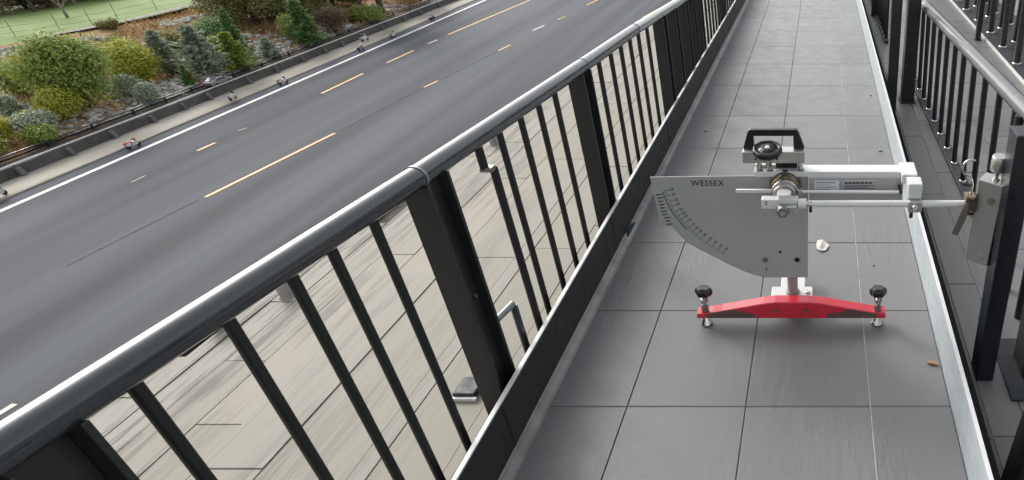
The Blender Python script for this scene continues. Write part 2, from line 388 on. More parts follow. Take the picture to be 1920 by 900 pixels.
for a, b in (((-44.25, 36.6), (-44.25, 37.6)), ((-44.35, 45.5), (-44.2, 46.1))): dash('worn_dash', 'pale_mark', a, b, .06)
for a, b in (((-38.6, 27), (-37.95, 34.2)), ((-36.65, 45.4), (-35.9, 55.8)), ((-35.55, 58.2), (-34.6, 68.2))): dash('tar_seam', 'tar', a, b, .05)
dash('edge_line', 'white_mark', (-48.42, -40), (-48.42, 300), .36)

# ------------------------------------------------------------------ roadside barrier
bar = thing('roadside_barrier', 'long dark concrete barrier wall with steel rails along the road', 'barrier', (-52, 60, ROAD))
ys = [20, 25, 30, 34, 37.4, 40.6, 43.7, 46.9, 49.7, 52.2, 56.6, 60, 63.6, 66.9, 69.7, 73.1, 77.1, 81.7, 85.4, 90.1, 95, 100, 106, 112]
for a, b in zip(ys[:-1], ys[1:]):
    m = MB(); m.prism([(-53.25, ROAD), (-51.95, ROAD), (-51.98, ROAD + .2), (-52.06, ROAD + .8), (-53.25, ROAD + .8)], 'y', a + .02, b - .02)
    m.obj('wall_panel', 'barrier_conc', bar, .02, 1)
    m = MB(); m.prism([(-52.1, ROAD + .17), (-51.7, ROAD + .17), (-51.86, ROAD + .66), (-52.1, ROAD + .74)], 'y', a - .14, a + .14)
    m.obj('buttress', 'barrier_post', bar)
    for x, z, mt, r_ in ((-52.12, ROAD + .9, 'white_edge', .045), (-53.1, ROAD + 1.2, 'slate_rail', .055)):
        m = MB(); m.tube([(x, a, z), (x, b + .001, z)], r_, 8); m.obj('rail', mt, bar)
    m = MB(); m.box(-53.16, -53.04, a - .06, a + .06, ROAD + .8, ROAD + 1.22); m.obj('rail_post', 'slate_rail', bar)
    m = MB(); m.box(-52.15, -52.09, a - .04, a + .04, ROAD + .8, ROAD + .87); m.obj('rail_bracket', 'barrier_post', bar)
m = MB(); m.box(-53.18, -53.12, 20, 112, ROAD + .9, ROAD + 1.02); m.obj('lower_rail', 'black_post', bar)

# ------------------------------------------------------------------ plants
def quads_mesh(name, mat, C_, U, V):
    """leaf quads: centre, half-length vector, half-width vector"""
    k = len(C_); vs = np.empty((k, 4, 3)); vs[:, 0] = C_ - U; vs[:, 1] = C_ + V * .9 - U * .1; vs[:, 2] = C_ + U; vs[:, 3] = C_ - V * .9 + U * .1
    me = bpy.data.meshes.new(name); me.vertices.add(4 * k); me.vertices.foreach_set('co', vs.ravel())
    me.loops.add(4 * k); me.loops.foreach_set('vertex_index', np.arange(4 * k, dtype=np.int32))
    me.polygons.add(k); me.polygons.foreach_set('loop_start', np.arange(0, 4 * k, 4, dtype=np.int32))
    me.polygons.foreach_set('loop_total', np.full(k, 4, dtype=np.int32))
    me.materials.append(M[mat]); me.update(); me.validate(); return me
def unit(a): return a / np.maximum(1e-6, np.linalg.norm(a, axis=1, keepdims=True))
def leaves(name, mat, lobes, count, size, parent, flat=.5):
    """leaves spread through a crown of uneven lobes, thicker towards each lobe's skin"""
    w = np.array([l[1][0] * l[1][1] * l[1][2] for l in lobes]) ** .7; w /= w.sum()
    idx = RNG.choice(len(lobes), count, p=w)
    cen = np.array([l[0] for l in lobes])[idx]; rad = np.array([l[1] for l in lobes])[idx]
    d = unit(RNG.normal(size=(count, 3))); rr = RNG.random(count) ** .36 * (1 + .24 * np.abs(RNG.normal(size=count)))
    C_ = cen + d * rad * rr[:, None]
    nrm = unit(d * .8 + np.array([0, 0, flat]) + RNG.normal(size=(count, 3)) * .55)
    t = unit(np.cross(nrm, RNG.normal(size=(count, 3)))); b = np.cross(nrm, t)
    s_ = size * RNG.uniform(.55, 1.35, count)[:, None]
    return link(name, quads_mesh(name, mat, C_, t * s_, b * s_ * .55), parent)
def shrub(name, label, x, y, w, h, mat, count, size, group='shrubs on the rocky bank', lobes=9, cat='shrub', stem='bark'):
    x = min(x + .22 * h, -53.45 - .22 * w) if x > field_edge(y) else x
    z = terrain(x, y) if x > field_edge(y) else -13.4
    t = thing(name, label, cat, (x, y, z - .05), group)
    L = []
    for k in range(lobes):
        a = random.uniform(0, 6.283); q = random.uniform(.0, .62) * w / 2; hz = random.uniform(.3, .78) * h
        r_ = random.uniform(.28, .5) * w / 2; lim = 1 - .45 * abs(hz / h - .45)
        L.append(((x + math.cos(a) * q * lim, y + math.sin(a) * q * lim, z + hz), (r_, r_, min(r_ * .9, hz * .85))))
    L.append(((x, y, z + h * .45), (w * .33, w * .33, h * .42)))
    leaves('foliage', mat, L, int(count * 1.5), size * .72, t)
    m = MB()
    for k in range(4):
        a = k * 1.6 + random.random(); e = Vector((x + math.cos(a) * w * .2, y + math.sin(a) * w * .2, z + h * .6))
        m.tube([(x + .06 * math.cos(a), y + .06 * math.sin(a), z - .1), (x + math.cos(a) * w * .07, y + math.sin(a) * w * .07, z + h * .3), e], [.05 + h * .012, .04, .015], 6)
    m.obj('stem', stem, t); return t
def conifer(name, label, x, y, w, h, mat, n_br, per, size, group='young conifers on the rocky bank', clear=.06, cat='conifer', droop=.12, top=1., trunk_r=None):
    x = min(x + .2 * h, -53.5 - .12 * w); z = terrain(x, y); t = thing(name, label, cat, (x, y, z - .05), group)
    tr = trunk_r or .03 + h * .016
    m = MB(); m.tube([(x, y, z - .2), (x + .03 * h * .2, y, z + h * .4), (x, y, z + h * .97)], [tr * 1.25, tr * .8, .015], 9); m.obj('trunk', 'bark', t)
    C_, U = [], []; bm = MB()
    for k in range(n_br):
        f_ = clear + (1 - clear) * ((k + random.random()) / n_br) ** 1.0
        hz = z + h * f_; ln = (w / 2) * ((1 - f_) ** .65 * .9 + .08) * random.uniform(.5, 1.25) * top
        a = k * 2.399 + random.uniform(-.3, .3); up = .25 - droop * 2
        d = np.array([math.cos(a), math.sin(a), up]); p0 = np.array([x, y, hz])
        bm.tube([p0, p0 + d * ln * .9], [tr * .22 * (1 - f_) + .012, .006], 4, False)
        s_ = RNG.random(per) ** .7
        pt = p0 + d * (s_ * ln)[:, None] + np.array([0, 0, -1]) * (droop * ln * s_ ** 2)[:, None]
        side = np.array([-math.sin(a), math.cos(a), 0]); sd_ = RNG.normal(size=per)
        pt = pt + side * (sd_ * ln * .17 * (1.15 - s_))[:, None] + RNG.normal(size=(per, 3)) * size * .35
        dr = unit(d * .8 + side * (np.sign(sd_) * .7)[:, None] + RNG.normal(size=(per, 3)) * .35 + np.array([0, 0, .25]))
        C_.append(pt); U.append(dr)
    C_ = np.vstack(C_); U = np.vstack(U); s_ = size * RNG.uniform(.6, 1.3, len(C_))[:, None]
    V = unit(np.cross(U, RNG.normal(size=C_.shape) * .5 + np.array([0, 0, .3])))
    link('needles', quads_mesh('needles', mat, C_, U * s_, V * s_ * .45), t); tag(bm.obj('branches', 'bark', t), kind='stuff'); return t

shrub('large_shrub', 'largest round mid green shrub standing left of the bank', -58.5, 47.6, 6.6, 6.0, 'leaf_green', 15000, .17, lobes=16)
shrub('shrub', 'bright yellow green shrub right of the largest shrub', -58.8, 53.1, 4.5, 3.7, 'leaf_yellow', 6500, .16, lobes=11)
shrub('shrub', 'pale green shrub left of the largest shrub at the photo edge', -63.5, 48.5, 3.2, 2.6, 'leaf_light', 4200, .15)
shrub('shrub', 'low yellow green shrub below the largest shrub', -56.7, 44.9, 3.2, 2.1, 'leaf_yellow', 4200, .14)
shrub('shrub', 'small yellow sprig shrub left of the low yellow shrub', -57.2, 43.2, 1.3, 1.0, 'leaf_yellow', 900, .12, lobes=4)
conifer('conifer', 'dark blue green conifer between the yellow shrub and the grey conifer', -58.7, 56.0, 3.5, 3.9, 'leaf_blue', 90, 42, .17, droop=.05)
conifer('conifer', 'silvery grey green conifer in the middle of the bank', -55.8, 56.3, 4.2, 4.3, 'leaf_blue', 110, 46, .19, droop=.03)
conifer('conifer', 'slim dark green conifer behind the bright green conifer', -56.6, 61.3, 2.2, 4.4, 'leaf_conifer', 80, 40, .15)
conifer('conifer', 'bright green conifer beside the barrier rail', -54.4, 58.4, 3.3, 3.4, 'leaf_green', 95, 44, .16)
shrub('shrub', 'wide dark green bush above the silvery conifer', -60.9, 64.3, 4.2, 2.4, 'leaf_conifer', 5200, .15)
shrub('shrub', 'round silvery grey bush behind the barrier left of the car', -54.3, 49.4, 2.1, 1.7, 'leaf_blue', 2600, .12)
shrub('shrub', 'grey green bush among rocks right of the largest shrub', -56.6, 50.3, 2.3, 1.9, 'leaf_blue', 2600, .13)
shrub('shrub', 'blue grey bush at the left photo edge above the yellow bush', -59.0, 44.0, 1.9, 1.9, 'leaf_blue', 2200, .12)
shrub('shrub', 'yellow green bush in the lower left corner of the bank', -56.4, 40.4, 2.6, 2.0, 'leaf_yellow', 3000, .13)
shrub('shrub', 'grey green bush beside the corner yellow bush', -55.2, 41.8, 2.6, 2.1, 'leaf_blue', 3200, .13)
shrub('shrub', 'low leafy green bush nearest the barrier at the left', -54.2, 40.9, 2.2, 1.4, 'leaf_green', 2400, .13)
shrub('shrub', 'low dark green bush at the bottom left of the bank', -55.0, 38.6, 2.4, 1.6, 'leaf_green', 2400, .13)
conifer('conifer', 'full dark green conifer beside the barrier right of the rocks', -54.6, 67.9, 4.0, 4.4, 'leaf_conifer', 110, 44, .18)
shrub('shrub', 'brown twiggy bush right of the full dark conifer', -54.8, 72.4, 3.2, 2.9, 'brown_twig', 4200, .11)
conifer('conifer', 'small grey green conifer by the barrier left of the full dark conifer', -54.4, 62.6, 2.4, 1.9, 'leaf_blue', 60, 36, .15)
shrub('shrub', 'light green bush behind the full dark conifer', -57.4, 69.5, 2.6, 2.6, 'leaf_light', 3000, .15)
shrub('shrub', 'olive green scrub above the yellow shrub', -64.3, 58.6, 3.8, 1.9, 'leaf_olive', 3600, .14)
shrub('shrub', 'olive scrub above the dark blue green conifer', -62.7, 61.7, 3.8, 2.0, 'leaf_olive', 3600, .14)
shrub('shrub', 'dark olive scrub between the largest shrub and the field', -65.5, 55.6, 3.4, 1.4, 'leaf_olive', 2600, .13)
shrub('shrub', 'green undergrowth beneath the far trunks by the barrier', -54.2, 78.5, 3.8, 1.7, 'leaf_green', 3200, .15)
shrub('shrub', 'mossy undergrowth at the foot of the two far trunks', -56.0, 77.0, 3.4, 1.5, 'leaf_olive', 2800, .14)
shrub('shrub', 'green tuft beside the path below the fence', -72.4, 66.0, 2.2, .9, 'leaf_olive', 1200, .13, lobes=5)
conifer('conifer', 'tiny green conifer among the rocks above the car', -54.7, 53.6, 1.3, 1.7, 'leaf_conifer', 36, 26, .12)
shrub('shrub', 'leafy green bush left of the slim dark conifer', -58.4, 61.5, 2.8, 1.8, 'leaf_green', 2600, .14)

def big_tree(name, label, x, y, w, h, mat, count, size, r_tr, clear, group='tall trees at the top of the bank'):
    z = terrain(x, y); t = thing(name, label, 'tree', (x, y, z - .1), group)
    m = MB(); m.tube([(x, y, z - .3), (x + .05, y, z + h * .3), (x - .1, y + .1, z + h * .65), (x, y, z + h * .92)], [r_tr * 1.3, r_tr, r_tr * .65, .04], 10); m.obj('trunk', 'bark', t)
    L = []; bm = MB()
    for k in range(40):
        f_ = clear + (1 - clear) * ((k + .5) / 40) ** 1.5; a = k * 2.399
        ln = w / 2 * (1 - .8 * f_) * random.uniform(.6, 1.05)
        e = Vector((x + math.cos(a) * ln, y + math.sin(a) * ln, z + h * f_ + ln * .05))
        bm.tube([(x, y, z + h * f_ - .2), (x + math.cos(a) * ln * .5, y + math.sin(a) * ln * .5, z + h * f_ + ln * .12), e], [r_tr * .35, r_tr * .2, .02], 5)
        L.append((tuple(e), (ln * .34, ln * .34, ln * .24))); mid = Vector((x, y, z + h * f_)).lerp(e, .62); L.append((tuple(mid), (ln * .27, ln * .27, ln * .2)))
    bm.obj('limb', 'bark', t); leaves('crown', mat, L, int(count * 1.8), size * .8, t); return t
big_tree('pine_tree', 'dark tree with a bare trunk at the top of the bank', -63.0, 73.0, 9, 11, 'leaf_tree', 15000, .16, .26, .12)
big_tree('pine_tree', 'dark leafy tree just right of the bare trunk tree', -60.6, 76.4, 7, 10, 'leaf_tree', 12000, .16, .2, .1)
big_tree('pine_tree', 'dark tree nearest the field left of the bare trunk', -66.0, 74.6, 5.5, 10, 'leaf_tree', 9000, .16, .2, .1)
big_tree('pine_tree', 'slimmer far tree, left of the pair of trunks beside the barrier', -55.9, 80.4, 7, 12, 'leaf_tree', 9000, .18, .24, .42)
big_tree('pine_tree', 'thicker far tree, right of the pair of trunks beside the barrier', -55.0, 82.6, 7, 12, 'leaf_dark', 9000, .18, .3, .4)
big_tree('pine_tree', 'bushy tree behind the two far trunks', -60.7, 82.5, 8, 10, 'leaf_tree', 11000, .18, .22, .12)
big_tree('pine_tree', 'tree farthest right behind the barrier', -56.5, 90.5, 7.5, 10, 'leaf_dark', 10000, .18, .24, .2)

def bare_tree(name, label, x, y, h, mat):
    z = -13.38; t = thing(name, label, 'tree', (x, y, z), 'bare trees beyond the field'); m = MB(); tw = MB()
    def grow(p, d, ln, r_, lev, to):
        q = p + d * ln; to.tube([p, p + d * ln * .5 + Vector((random.uniform(-.1, .1), random.uniform(-.1, .1), 0)) * ln * .4, q], [r_, r_ * .85, r_ * .62], 6, False)
        if lev == 0: return
        for k in range(3 if lev > 1 else 4):
            a = random.uniform(0, 6.28); s_ = random.uniform(.35, .8)
            e = (d + Vector((math.cos(a) * s_, math.sin(a) * s_, random.uniform(-.1, .25)))).normalized(); grow(q, e, ln * random.uniform(.6, .82), r_ * .6, lev - 1, tw)
    grow(Vector((x, y, z - .2)), Vector((random.uniform(-.1, .1), 0, 1)).normalized(), h * .22, h * .03, 4, m)
    m.obj('trunk', mat, t); tw.obj('branches', mat, t)
bare_tree('bare_tree', 'bare forked tree standing at the far edge of the field', -87.5, 73.4, 7, 'bark')
bare_tree('bare_tree', 'pale bare tree standing alone on the field by the fence', -80.5, 70.2, 5.2, 'pale_bark')
bare_tree('bare_tree', 'bare tree in the upper left corner before the dark wood', -90.5, 70.2, 6.5, 'pale_bark')
bare_tree('bare_tree', 'bare tree right of the forked one at the far field edge', -87.2, 77.6, 6.5, 'pale_bark')
for x, y, w, lb in ((-92.6, 71.0, 7, 'dark thicket in the upper left corner behind the field'), (-90.8, 75.6, 6.5, 'dark thicket behind the bare forked tree'), (-89.6, 80.4, 7, 'dark thicket behind the field right of the bare trees')):
    shrub('thicket', lb, x, y, w, 4.6, 'leaf_dark', 9000, .2, 'dark thickets beyond the field', 12, 'thicket')
    shrub('thicket', lb.replace('dark thicket', 'brown twiggy thicket'), x + 2.0, y + .6, w * .8, 2.6, 'brown_twig', 4000, .16, 'dark thickets beyond the field', 10, 'thicket')

# wire fence along the field
fe = thing('wire_fence', 'thin wire fence with slim posts along the field edge', 'fence', (-75, 68, -13.4))
FP = [(-79.5, 57.6), (-77.6, 62.3), (-76.2, 65.1), (-75.0, 67.2), (-74.7, 69.7), (-74.4, 74.0), (-73.9, 78.3), (-73.6, 83)]
for x, y in FP:
    m = MB(); m.tube([(x, y, -13.6), (x, y, -11.75)], .04, 7); m.obj('post', 'fence_post', fe)
for hz in (.35, .9):
    m = MB()
    for a, b in zip(FP[:-1], FP[1:]): m.tube([(a[0], a[1], -13.35 + hz), ((a[0] + b[0]) / 2, (a[1] + b[1]) / 2, -13.4 + hz), (b[0], b[1], -13.35 + hz)], .018, 5)
    m.obj('wire', 'fence_wire', fe)

# ------------------------------------------------------------------ rocks and dry grass on the bank
def rock_mesh(name, mat='rock'):
    import bmesh
    bm = bmesh.new(); bmesh.ops.create_icosphere(bm, subdivisions=1, radius=1)
    s_ = Vector((random.uniform(.8, 1.3), random.uniform(.7, 1.1), random.uniform(.45, .75)))
    for v in bm.verts: v.co = Vector((v.co.x * s_.x, v.co.y * s_.y, v.co.z * s_.z)) * random.uniform(.78, 1.15)
    me = bpy.data.meshes.new(name); bm.to_mesh(me); bm.free(); me.materials.append(M[mat]); return me
RM = [rock_mesh('rock') for _ in range(8)]
ZONES = [(-57.4, 51.9, 2.2), (-54.8, 47.6, 2.3), (-54.8, 44.2, 2.1), (-55.5, 51.9, 2.0), (-55.0, 55.0, 2.2), (-53.9, 56.3, 1.2), (-56.6, 64.1, 2.2), (-55.1, 64.7, 1.8), (-60.3, 45.9, 1.4),
         (-72.2, 57.3, 1.3), (-68.8, 69.7, 1.2), (-68.7, 72.3, 1.1), (-56.9, 79.8, 2.1), (-54.6, 74.1, 1.6), (-56.1, 84.9, 2.2), (-54.2, 69.5, 1.5), (-63.6, 68.6, 1.3), (-59.7, 51.9, 1.4), (-59.1, 58.7, 1.7),
         (-56.5, 60, 2), (-57, 75.5, 2.5), (-58, 67, 2.2), (-70.3, 62, .9), (-66, 66.5, .9), (-54.2, 51.2, 1.6), (-54.2, 60.5, 1.2)]
def rock_spot():
    a, b, r_ = random.choice(ZONES); t = random.uniform(0, 6.28); q = r_ * math.sqrt(random.random()) * 1.1
    x, y = a + math.cos(t) * q, b + math.sin(t) * q * 1.25
    return (min(x, -53.5), y)
for k in range(300):
    x, y = rock_spot(); s_ = random.uniform(.2, .4)
    o = place('rock', random.choice(RM), (x, y, terrain(x, y) + s_ * .22), (s_, s_, s_), random.uniform(0, 6.28), bank)
base_v = [np.array([v.co for v in me.vertices]) for me in RM]; base_f = [np.array([p.vertices for p in me.polygons]) for me in RM]
VV, FF, off = [], [], 0
for k in range(4200):
    x, y = rock_spot() if random.random() < .9 else (random.uniform(-71, -53.6), random.uniform(38, 90))
    s_ = random.uniform(.1, .27); i = k % 8; a = random.uniform(0, 6.28); c, s2 = math.cos(a), math.sin(a)
    v = base_v[i] * s_; v = np.stack([v[:, 0] * c - v[:, 1] * s2 + x, v[:, 0] * s2 + v[:, 1] * c + y, v[:, 2] + terrain(x, y) + s_ * .15], 1)
    VV.append(v); FF.append(base_f[i] + off); off += len(v)
me = bpy.data.meshes.new('rock_rubble'); me.from_pydata(np.vstack(VV).tolist(), [], np.vstack(FF).tolist()); me.materials.append(M['rubble'])
o = link('rock_rubble', me, bank); o['kind'] = 'stuff'; o['label'] = 'grey rubble of small stones on the bank'
# dry grass blades
k = 26000
bx = RNG.uniform(-72.5, -53.6, k); by = RNG.uniform(38, 100, k)
cl = np.sin(bx * .7 + 1.3 * np.sin(by * .45)) + np.sin(by * .9 + bx * .3) + RNG.normal(size=k) * .55
sel = cl > -.1
for za, zb, zr in ZONES: sel &= ~(((bx - za) ** 2 + ((by - zb) / 1.25) ** 2 < (zr * .95) ** 2) & (RNG.random(k) < .85))
bx, by = bx[sel], by[sel]
bz = np.array([terrain(a, b) for a, b in zip(bx, by)]); k = len(bx)
hh = RNG.uniform(.1, .34, k); dr = unit(np.stack([RNG.normal(size=k) * .6, RNG.normal(size=k) * .6, np.full(k, 1.)], 1))
U = dr * hh[:, None]; V = unit(np.cross(U, RNG.normal(size=(k, 3)))) * RNG.uniform(.04, .09, k)[:, None]
gr = link('dry_grass', quads_mesh('dry_grass', 'dry_blade', np.stack([bx, by, bz], 1) + U * .8, U, V))
tag(gr, 'straw coloured dry grass covering the bank', 'grass', kind='stuff')

# ------------------------------------------------------------------ the small car on the barrier and the tiny motorbikes by the gutter
car = thing('car', 'small silver car perched on top of the concrete barrier', 'car', (-52.6, 54.4, ROAD + .8))
def car_parts():
    y0, x0, z0 = 54.4, -52.62, ROAD + .8; s_ = .5
    prof = [(-2.15, .3), (2.15, .3), (2.2, .55), (2.0, .78), (1.15, .9), (.45, 1.3), (-.75, 1.36), (-1.6, 1.0), (-2.15, .92), (-2.22, .6)]
    m = MB(); m.prism([(y0 + a * s_, z0 + b * s_) for a, b in prof][::-1], 'x', x0 - .84 * s_, x0 + .84 * s_); m.obj('body', 'car_silver', car, .06, 3)
    m = MB(); m.prism([(y0 + a * s_, z0 + b * s_) for a, b in ((-1.45, .95), (1.02, .93), (.42, 1.24), (-.72, 1.3))][::-1], 'x', x0 - .86 * s_, x0 + .86 * s_); m.obj('side_window', 'car_glass', car, .02, 1)
    m = MB(); m.add([(x0 + sx * .7 * s_, y0 + a * s_, z0 + b * s_) for a, b in ((1.12, .95), (.5, 1.31)) for sx in (-1, 1)], [(0, 1, 3, 2)]); m.obj('windscreen', 'car_glass', car)
    m = MB(); m.add([(x0 + sx * .7 * s_, y0 + a * s_, z0 + b * s_) for a, b in ((-1.64, 1.03), (-.82, 1.375)) for sx in (-1, 1)], [(0, 1, 3, 2)]); m.obj('rear_window', 'car_glass', car)
    for yy in (-1.35, 1.35):
        for sx in (-1, 1):
            xm = x0 + sx * .8 * s_; T = Matrix.Translation((xm, y0 + yy * s_, z0 + .31 * s_)) @ Matrix.Rotation(math.pi / 2, 4, 'Y')
            m = MB(); m.lathe([(.2 * s_, -.1 * s_), (.31 * s_, -.09 * s_), (.31 * s_, .09 * s_), (.2 * s_, .1 * s_)], 18, T); w = m.obj('wheel', 'tyre', car)
            m = MB(); m.lathe([(.19 * s_, -.115 * s_), (.19 * s_, .115 * s_)], 14, T); m.obj('rim', 'chrome', w)
    for sx in (-.6, .6):
        m = MB(); m.box(x0 + (sx - .14) * s_, x0 + (sx + .14) * s_, y0 - 2.26 * s_, y0 - 2.1 * s_, z0 + .66 * s_, z0 + .82 * s_); m.obj('tail_light', 'lamp_red', car)
        m = MB(); m.box(x0 + (sx - .16) * s_, x0 + (sx + .16) * s_, y0 + 2.0 * s_, y0 + 2.17 * s_, z0 + .6 * s_, z0 + .74 * s_); m.obj('headlight', 'white_paint', car)
car_parts()
def motorbike(x, y, z, lb, body, tail, screen, rz=0):
    t = thing('motorbike', lb, 'motorbike', (x, y, z), 'tiny motorbikes along the gutter')
    T0 = Matrix.Translation((x, y, z)) @ Matrix.Rotation(rz, 4, 'Z') @ Matrix.Scale(.5, 4)
    def mk(name, m, mat, par=t):
        m.v = [tuple(T0 @ Vector(p)) for p in m.v]; return m.obj(name, mat, par)
    for yy in (-.68, .7):
        T = Matrix.Translation((0, yy, .31)) @ Matrix.Rotation(math.pi / 2, 4, 'Y')
        w = mk('wheel', MB().lathe([(.2, -.07), (.3, -.06), (.31, 0), (.3, .06), (.2, .07)], 16, T), 'tyre'); mk('rim', MB().lathe([(.19, -.05), (.19, .05)], 12, T), 'chrome', w)
    mk('fairing', MB().prism([(-.15, .35), (.5, .35), (.75, .7), (.6, 1.0), (.3, .95), (-.1, .75)][::-1], 'x', -.2, .2), body)
    mk('seat', MB().prism([(-.95, .8), (-.1, .68), (.05, .85), (-.2, .9), (-.9, .98)][::-1], 'x', -.17, .17), tail)
    mk('pannier', MB().box(-.36, -.16, -.95, -.4, .5, .85).box(.16, .36, -.95, -.4, .5, .85), body)
    mk('windscreen', MB().prism([(.5, .98), (.62, .98), (.4, 1.35), (.33, 1.33)][::-1], 'x', -.19, .19), screen)
    mk('handlebar', MB().tube([(-.38, .22, 1.02), (-.2, .42, 1.04), (.2, .42, 1.04), (.38, .22, 1.02)], .028, 6), 'bike_dark')
    mk('fork', MB().tube([(-.09, .72, .3), (-.09, .48, .98)], .03, 6).tube([(.09, .72, .3), (.09, .48, .98)], .03, 6), 'chrome')
    return t
G_ = ROAD + .13
for x, y, z, lb, b, tl, sc_, rz in (
        (-50.0, 34.3, ROAD + .14, 'white tiny motorbike nearest, at the left photo edge of the gutter', 'bike_white', 'bike_white', 'bike_dark', .1),
        (-49.30, 42.3, ROAD + .004, 'tiny white motorbike with red seat and orange screen, second from left', 'bike_white', 'bike_red', 'bike_orange', -.1),
        (-50.05, 52.3, ROAD + .14, 'pale tiny motorbike with dark screen on the gutter below the car', 'bike_white', 'pebble', 'bike_dark', .2),
        (-49.25, 57.0, ROAD + .004, 'tiny white motorbike with red seat and black screen right of the car', 'bike_white', 'bike_red', 'bike_dark', -.1),
        (-49.1, 68.3, ROAD + .004, 'tiny blue motorbike with white screen by the white edge line', 'bike_blue', 'bike_dark', 'bike_white', .1),
        (-51.0, 72.1, ROAD + .15, 'all white tiny motorbike close to the barrier wall', 'bike_white', 'bike_white', 'bike_white', -.2),
        (-49.15, 74.3, ROAD + .004, 'tiny white motorbike with orange screen right of the all white one', 'bike_white', 'bike_dark', 'bike_orange', .1),
        (-49.2, 83.0, ROAD + .004, 'tiny black and white motorbike farthest along the gutter', 'bike_dark', 'bike_white', 'bike_white', 0)):
    motorbike(x, y, z, lb, b, tl, sc_, rz)

# ------------------------------------------------------------------ beige terrace beyond the railing
EDGE = [(-2, -3.45), (.9, -3.2), (1.62, -3.07), (3.95, -2.785), (6.62, -2.506), (8.25, -2.367), (9.8, -2.2), (13, -1.9), (16, -1.6)]
def edge_x(y):
    for (a, xa), (b, xb) in zip(EDGE[:-1], EDGE[1:]):
        if y <= b: return xa + (xb - xa) * (y - a) / (b - a)
    return EDGE[-1][1]
TZ = -.3
m = MB(); pts = [(x, y) for y, x in EDGE]; poly = pts[::-1] + [(-.97, -2), (-.97, 16)]
m.prism(poly[::1], 'z', TZ - .5, TZ - .03)
terr = struct(m.obj('terrace', 'slab_bed'), 'beige paved terrace strip below the railing', 'terrace')
m = MB(); m.prism([(x + .05, y) for x, y in pts[::-1]] + [(-.4, -2), (-.4, 16)], 'z', ROAD - .1, TZ - .52)
tag(m.obj('retaining_wall', 'grey_conc'), 'tall grey retaining wall carrying the terrace above the road', 'wall')
cols = [-.985, -1.22, -1.36, -1.62, -1.69, -2.02, -2.26, -2.44, -2.62, -2.74, -2.9, -3.06, -3.3]
for i, (xa, xb) in enumerate(zip(cols[:-1], cols[1:])):
    y = -1.9 + random.uniform(0, .6)
    while y < 14:
        ln = random.choice((.8, 1.2, 1.7, 2.2)) * random.uniform(.9, 1.1)
        y2 = min(y + ln, 14.5); g = random.uniform(.0004, .0015)
        q = [(xb + g, y + g), (xa - g, y + g), (xa - g, y2 - g), (xb + g, y2 - g)]
        q = [(max(x, edge_x(yy) + .012), yy) for x, yy in q]
        if q[1][0] - q[0][0] > .02 and q[2][0] - q[3][0] > .02:
            dz = random.uniform(-.002, .003); z1 = TZ + dz; mb = MB(); c_ = .0016
            inn = [(q[0][0] + c_, q[0][1] + c_), (q[1][0] - c_, q[1][1] + c_), (q[2][0] - c_, q[2][1] - c_), (q[3][0] + c_, q[3][1] - c_)]
            mb.add([(a, b, TZ - .032) for a, b in q] + [(a, b, z1 - .004) for a, b in q] + [(a, b, z1) for a, b in inn],
                   [(8, 9, 10, 11)] + [f for k in range(4) for f in ((k, (k + 1) % 4, (k + 1) % 4 + 4, k + 4), (k + 4, (k + 1) % 4 + 4, (k + 1) % 4 + 8, k + 8))])
            mb.obj('slab', 'slab', terr)
        y = y2
for x, y, lb in ((-2.69, 2.58, 'pale bollard in the middle of the three under the handrail'), (-2.83, 2.33, 'pale bollard nearest, peeking out under the handrail'), (-2.51, 4.53, 'pale bollard farthest along the terrace')):
    t = thing('bollard', lb, 'bollard', (x, y, TZ), 'bollards on the terrace')
    MB().lathe([(.03, 0), (.03, .085), (.026, .097), (.012, .1)], 16, Matrix.Translation((x, y, TZ))).obj('body', 'pale_bollard', t)
    MB().lathe([(.036, .0), (.036, .006), (.032, .008)], 16, Matrix.Translation((x, y, TZ))).obj('base_ring', 'pale_bollard', t)
t = thing('drain_cover', 'small grey metal cover on the terrace beside the railing post', 'cover', (-1.44, 1.9, TZ))
MB().box(-1.50, -1.41, 1.87, 1.97, TZ + .002, TZ + .03).obj('lid', 'slate_plate', t, .004)
MB().box(-1.515, -1.4, 1.855, 1.867, TZ + .001, TZ + .016).obj('frame', 'white_edge', t)

# ------------------------------------------------------------------ walkway floor
WL, WR = -.95, .44
m = MB(); m.box(WL, WR, -1.5, 13.2, -.2, -.009); m.prism([(-1.0, -.45), (.62, -.45), (.62, -.35), (-1.0, -.35)], 'y', -1.5, 13.2)
walk = struct(m.obj('walkway', 'grout_dark'), 'grey tiled walkway between the railings', 'walkway')
rows = [-1.64, -1.11, -.58, -.05, .48, 1.01, 1.541, 2.07, 2.601, 3.17, 3.747, 4.334, 5.02, 5.64, 6.25, 6.88, 7.5, 8.13, 8.76, 9.4, 10, 10.65, 11.3, 12, 12.6, 13.2]
tx = [WL + .002, -.659, -.256, .166, WR - .001]
TM = tile_mesh('tile', 'tile', .006)
for y0, y1 in zip(rows[:-1], rows[1:]):
    if y0 < -.7: continue
    for k, (x0, x1) in enumerate(zip(tx[:-1], tx[1:])):
        g = .0012; gy = .0009
        place('tile', TM, ((x0 + x1) / 2, (y0 + y1) / 2, random.uniform(-.0008, .0004)), (x1 - x0 - 2 * g, y1 - y0 - 2 * gy, .009), 0, walk)
MB().box(.166 - .0019, .166 + .0019, -1, 13, -.0088, -.0009).obj('pale_joint', 'grout_light', walk)
for k, y in enumerate(rows):
    if y > 3.5: MB().box(.17, WR - .002, y - .0012, y + .0012, -.0088, -.0009).obj('pale_joint', 'grout_light', walk)
pr = [(WL + .0005, 0.0005)] + [(WL + .03 - .026 * math.sin(a), .028 - .026 * math.cos(a) + .0005 - .0015) for a in (0, .4, .8, 1.2, 1.5)] + [(WL + .0005, .03)]
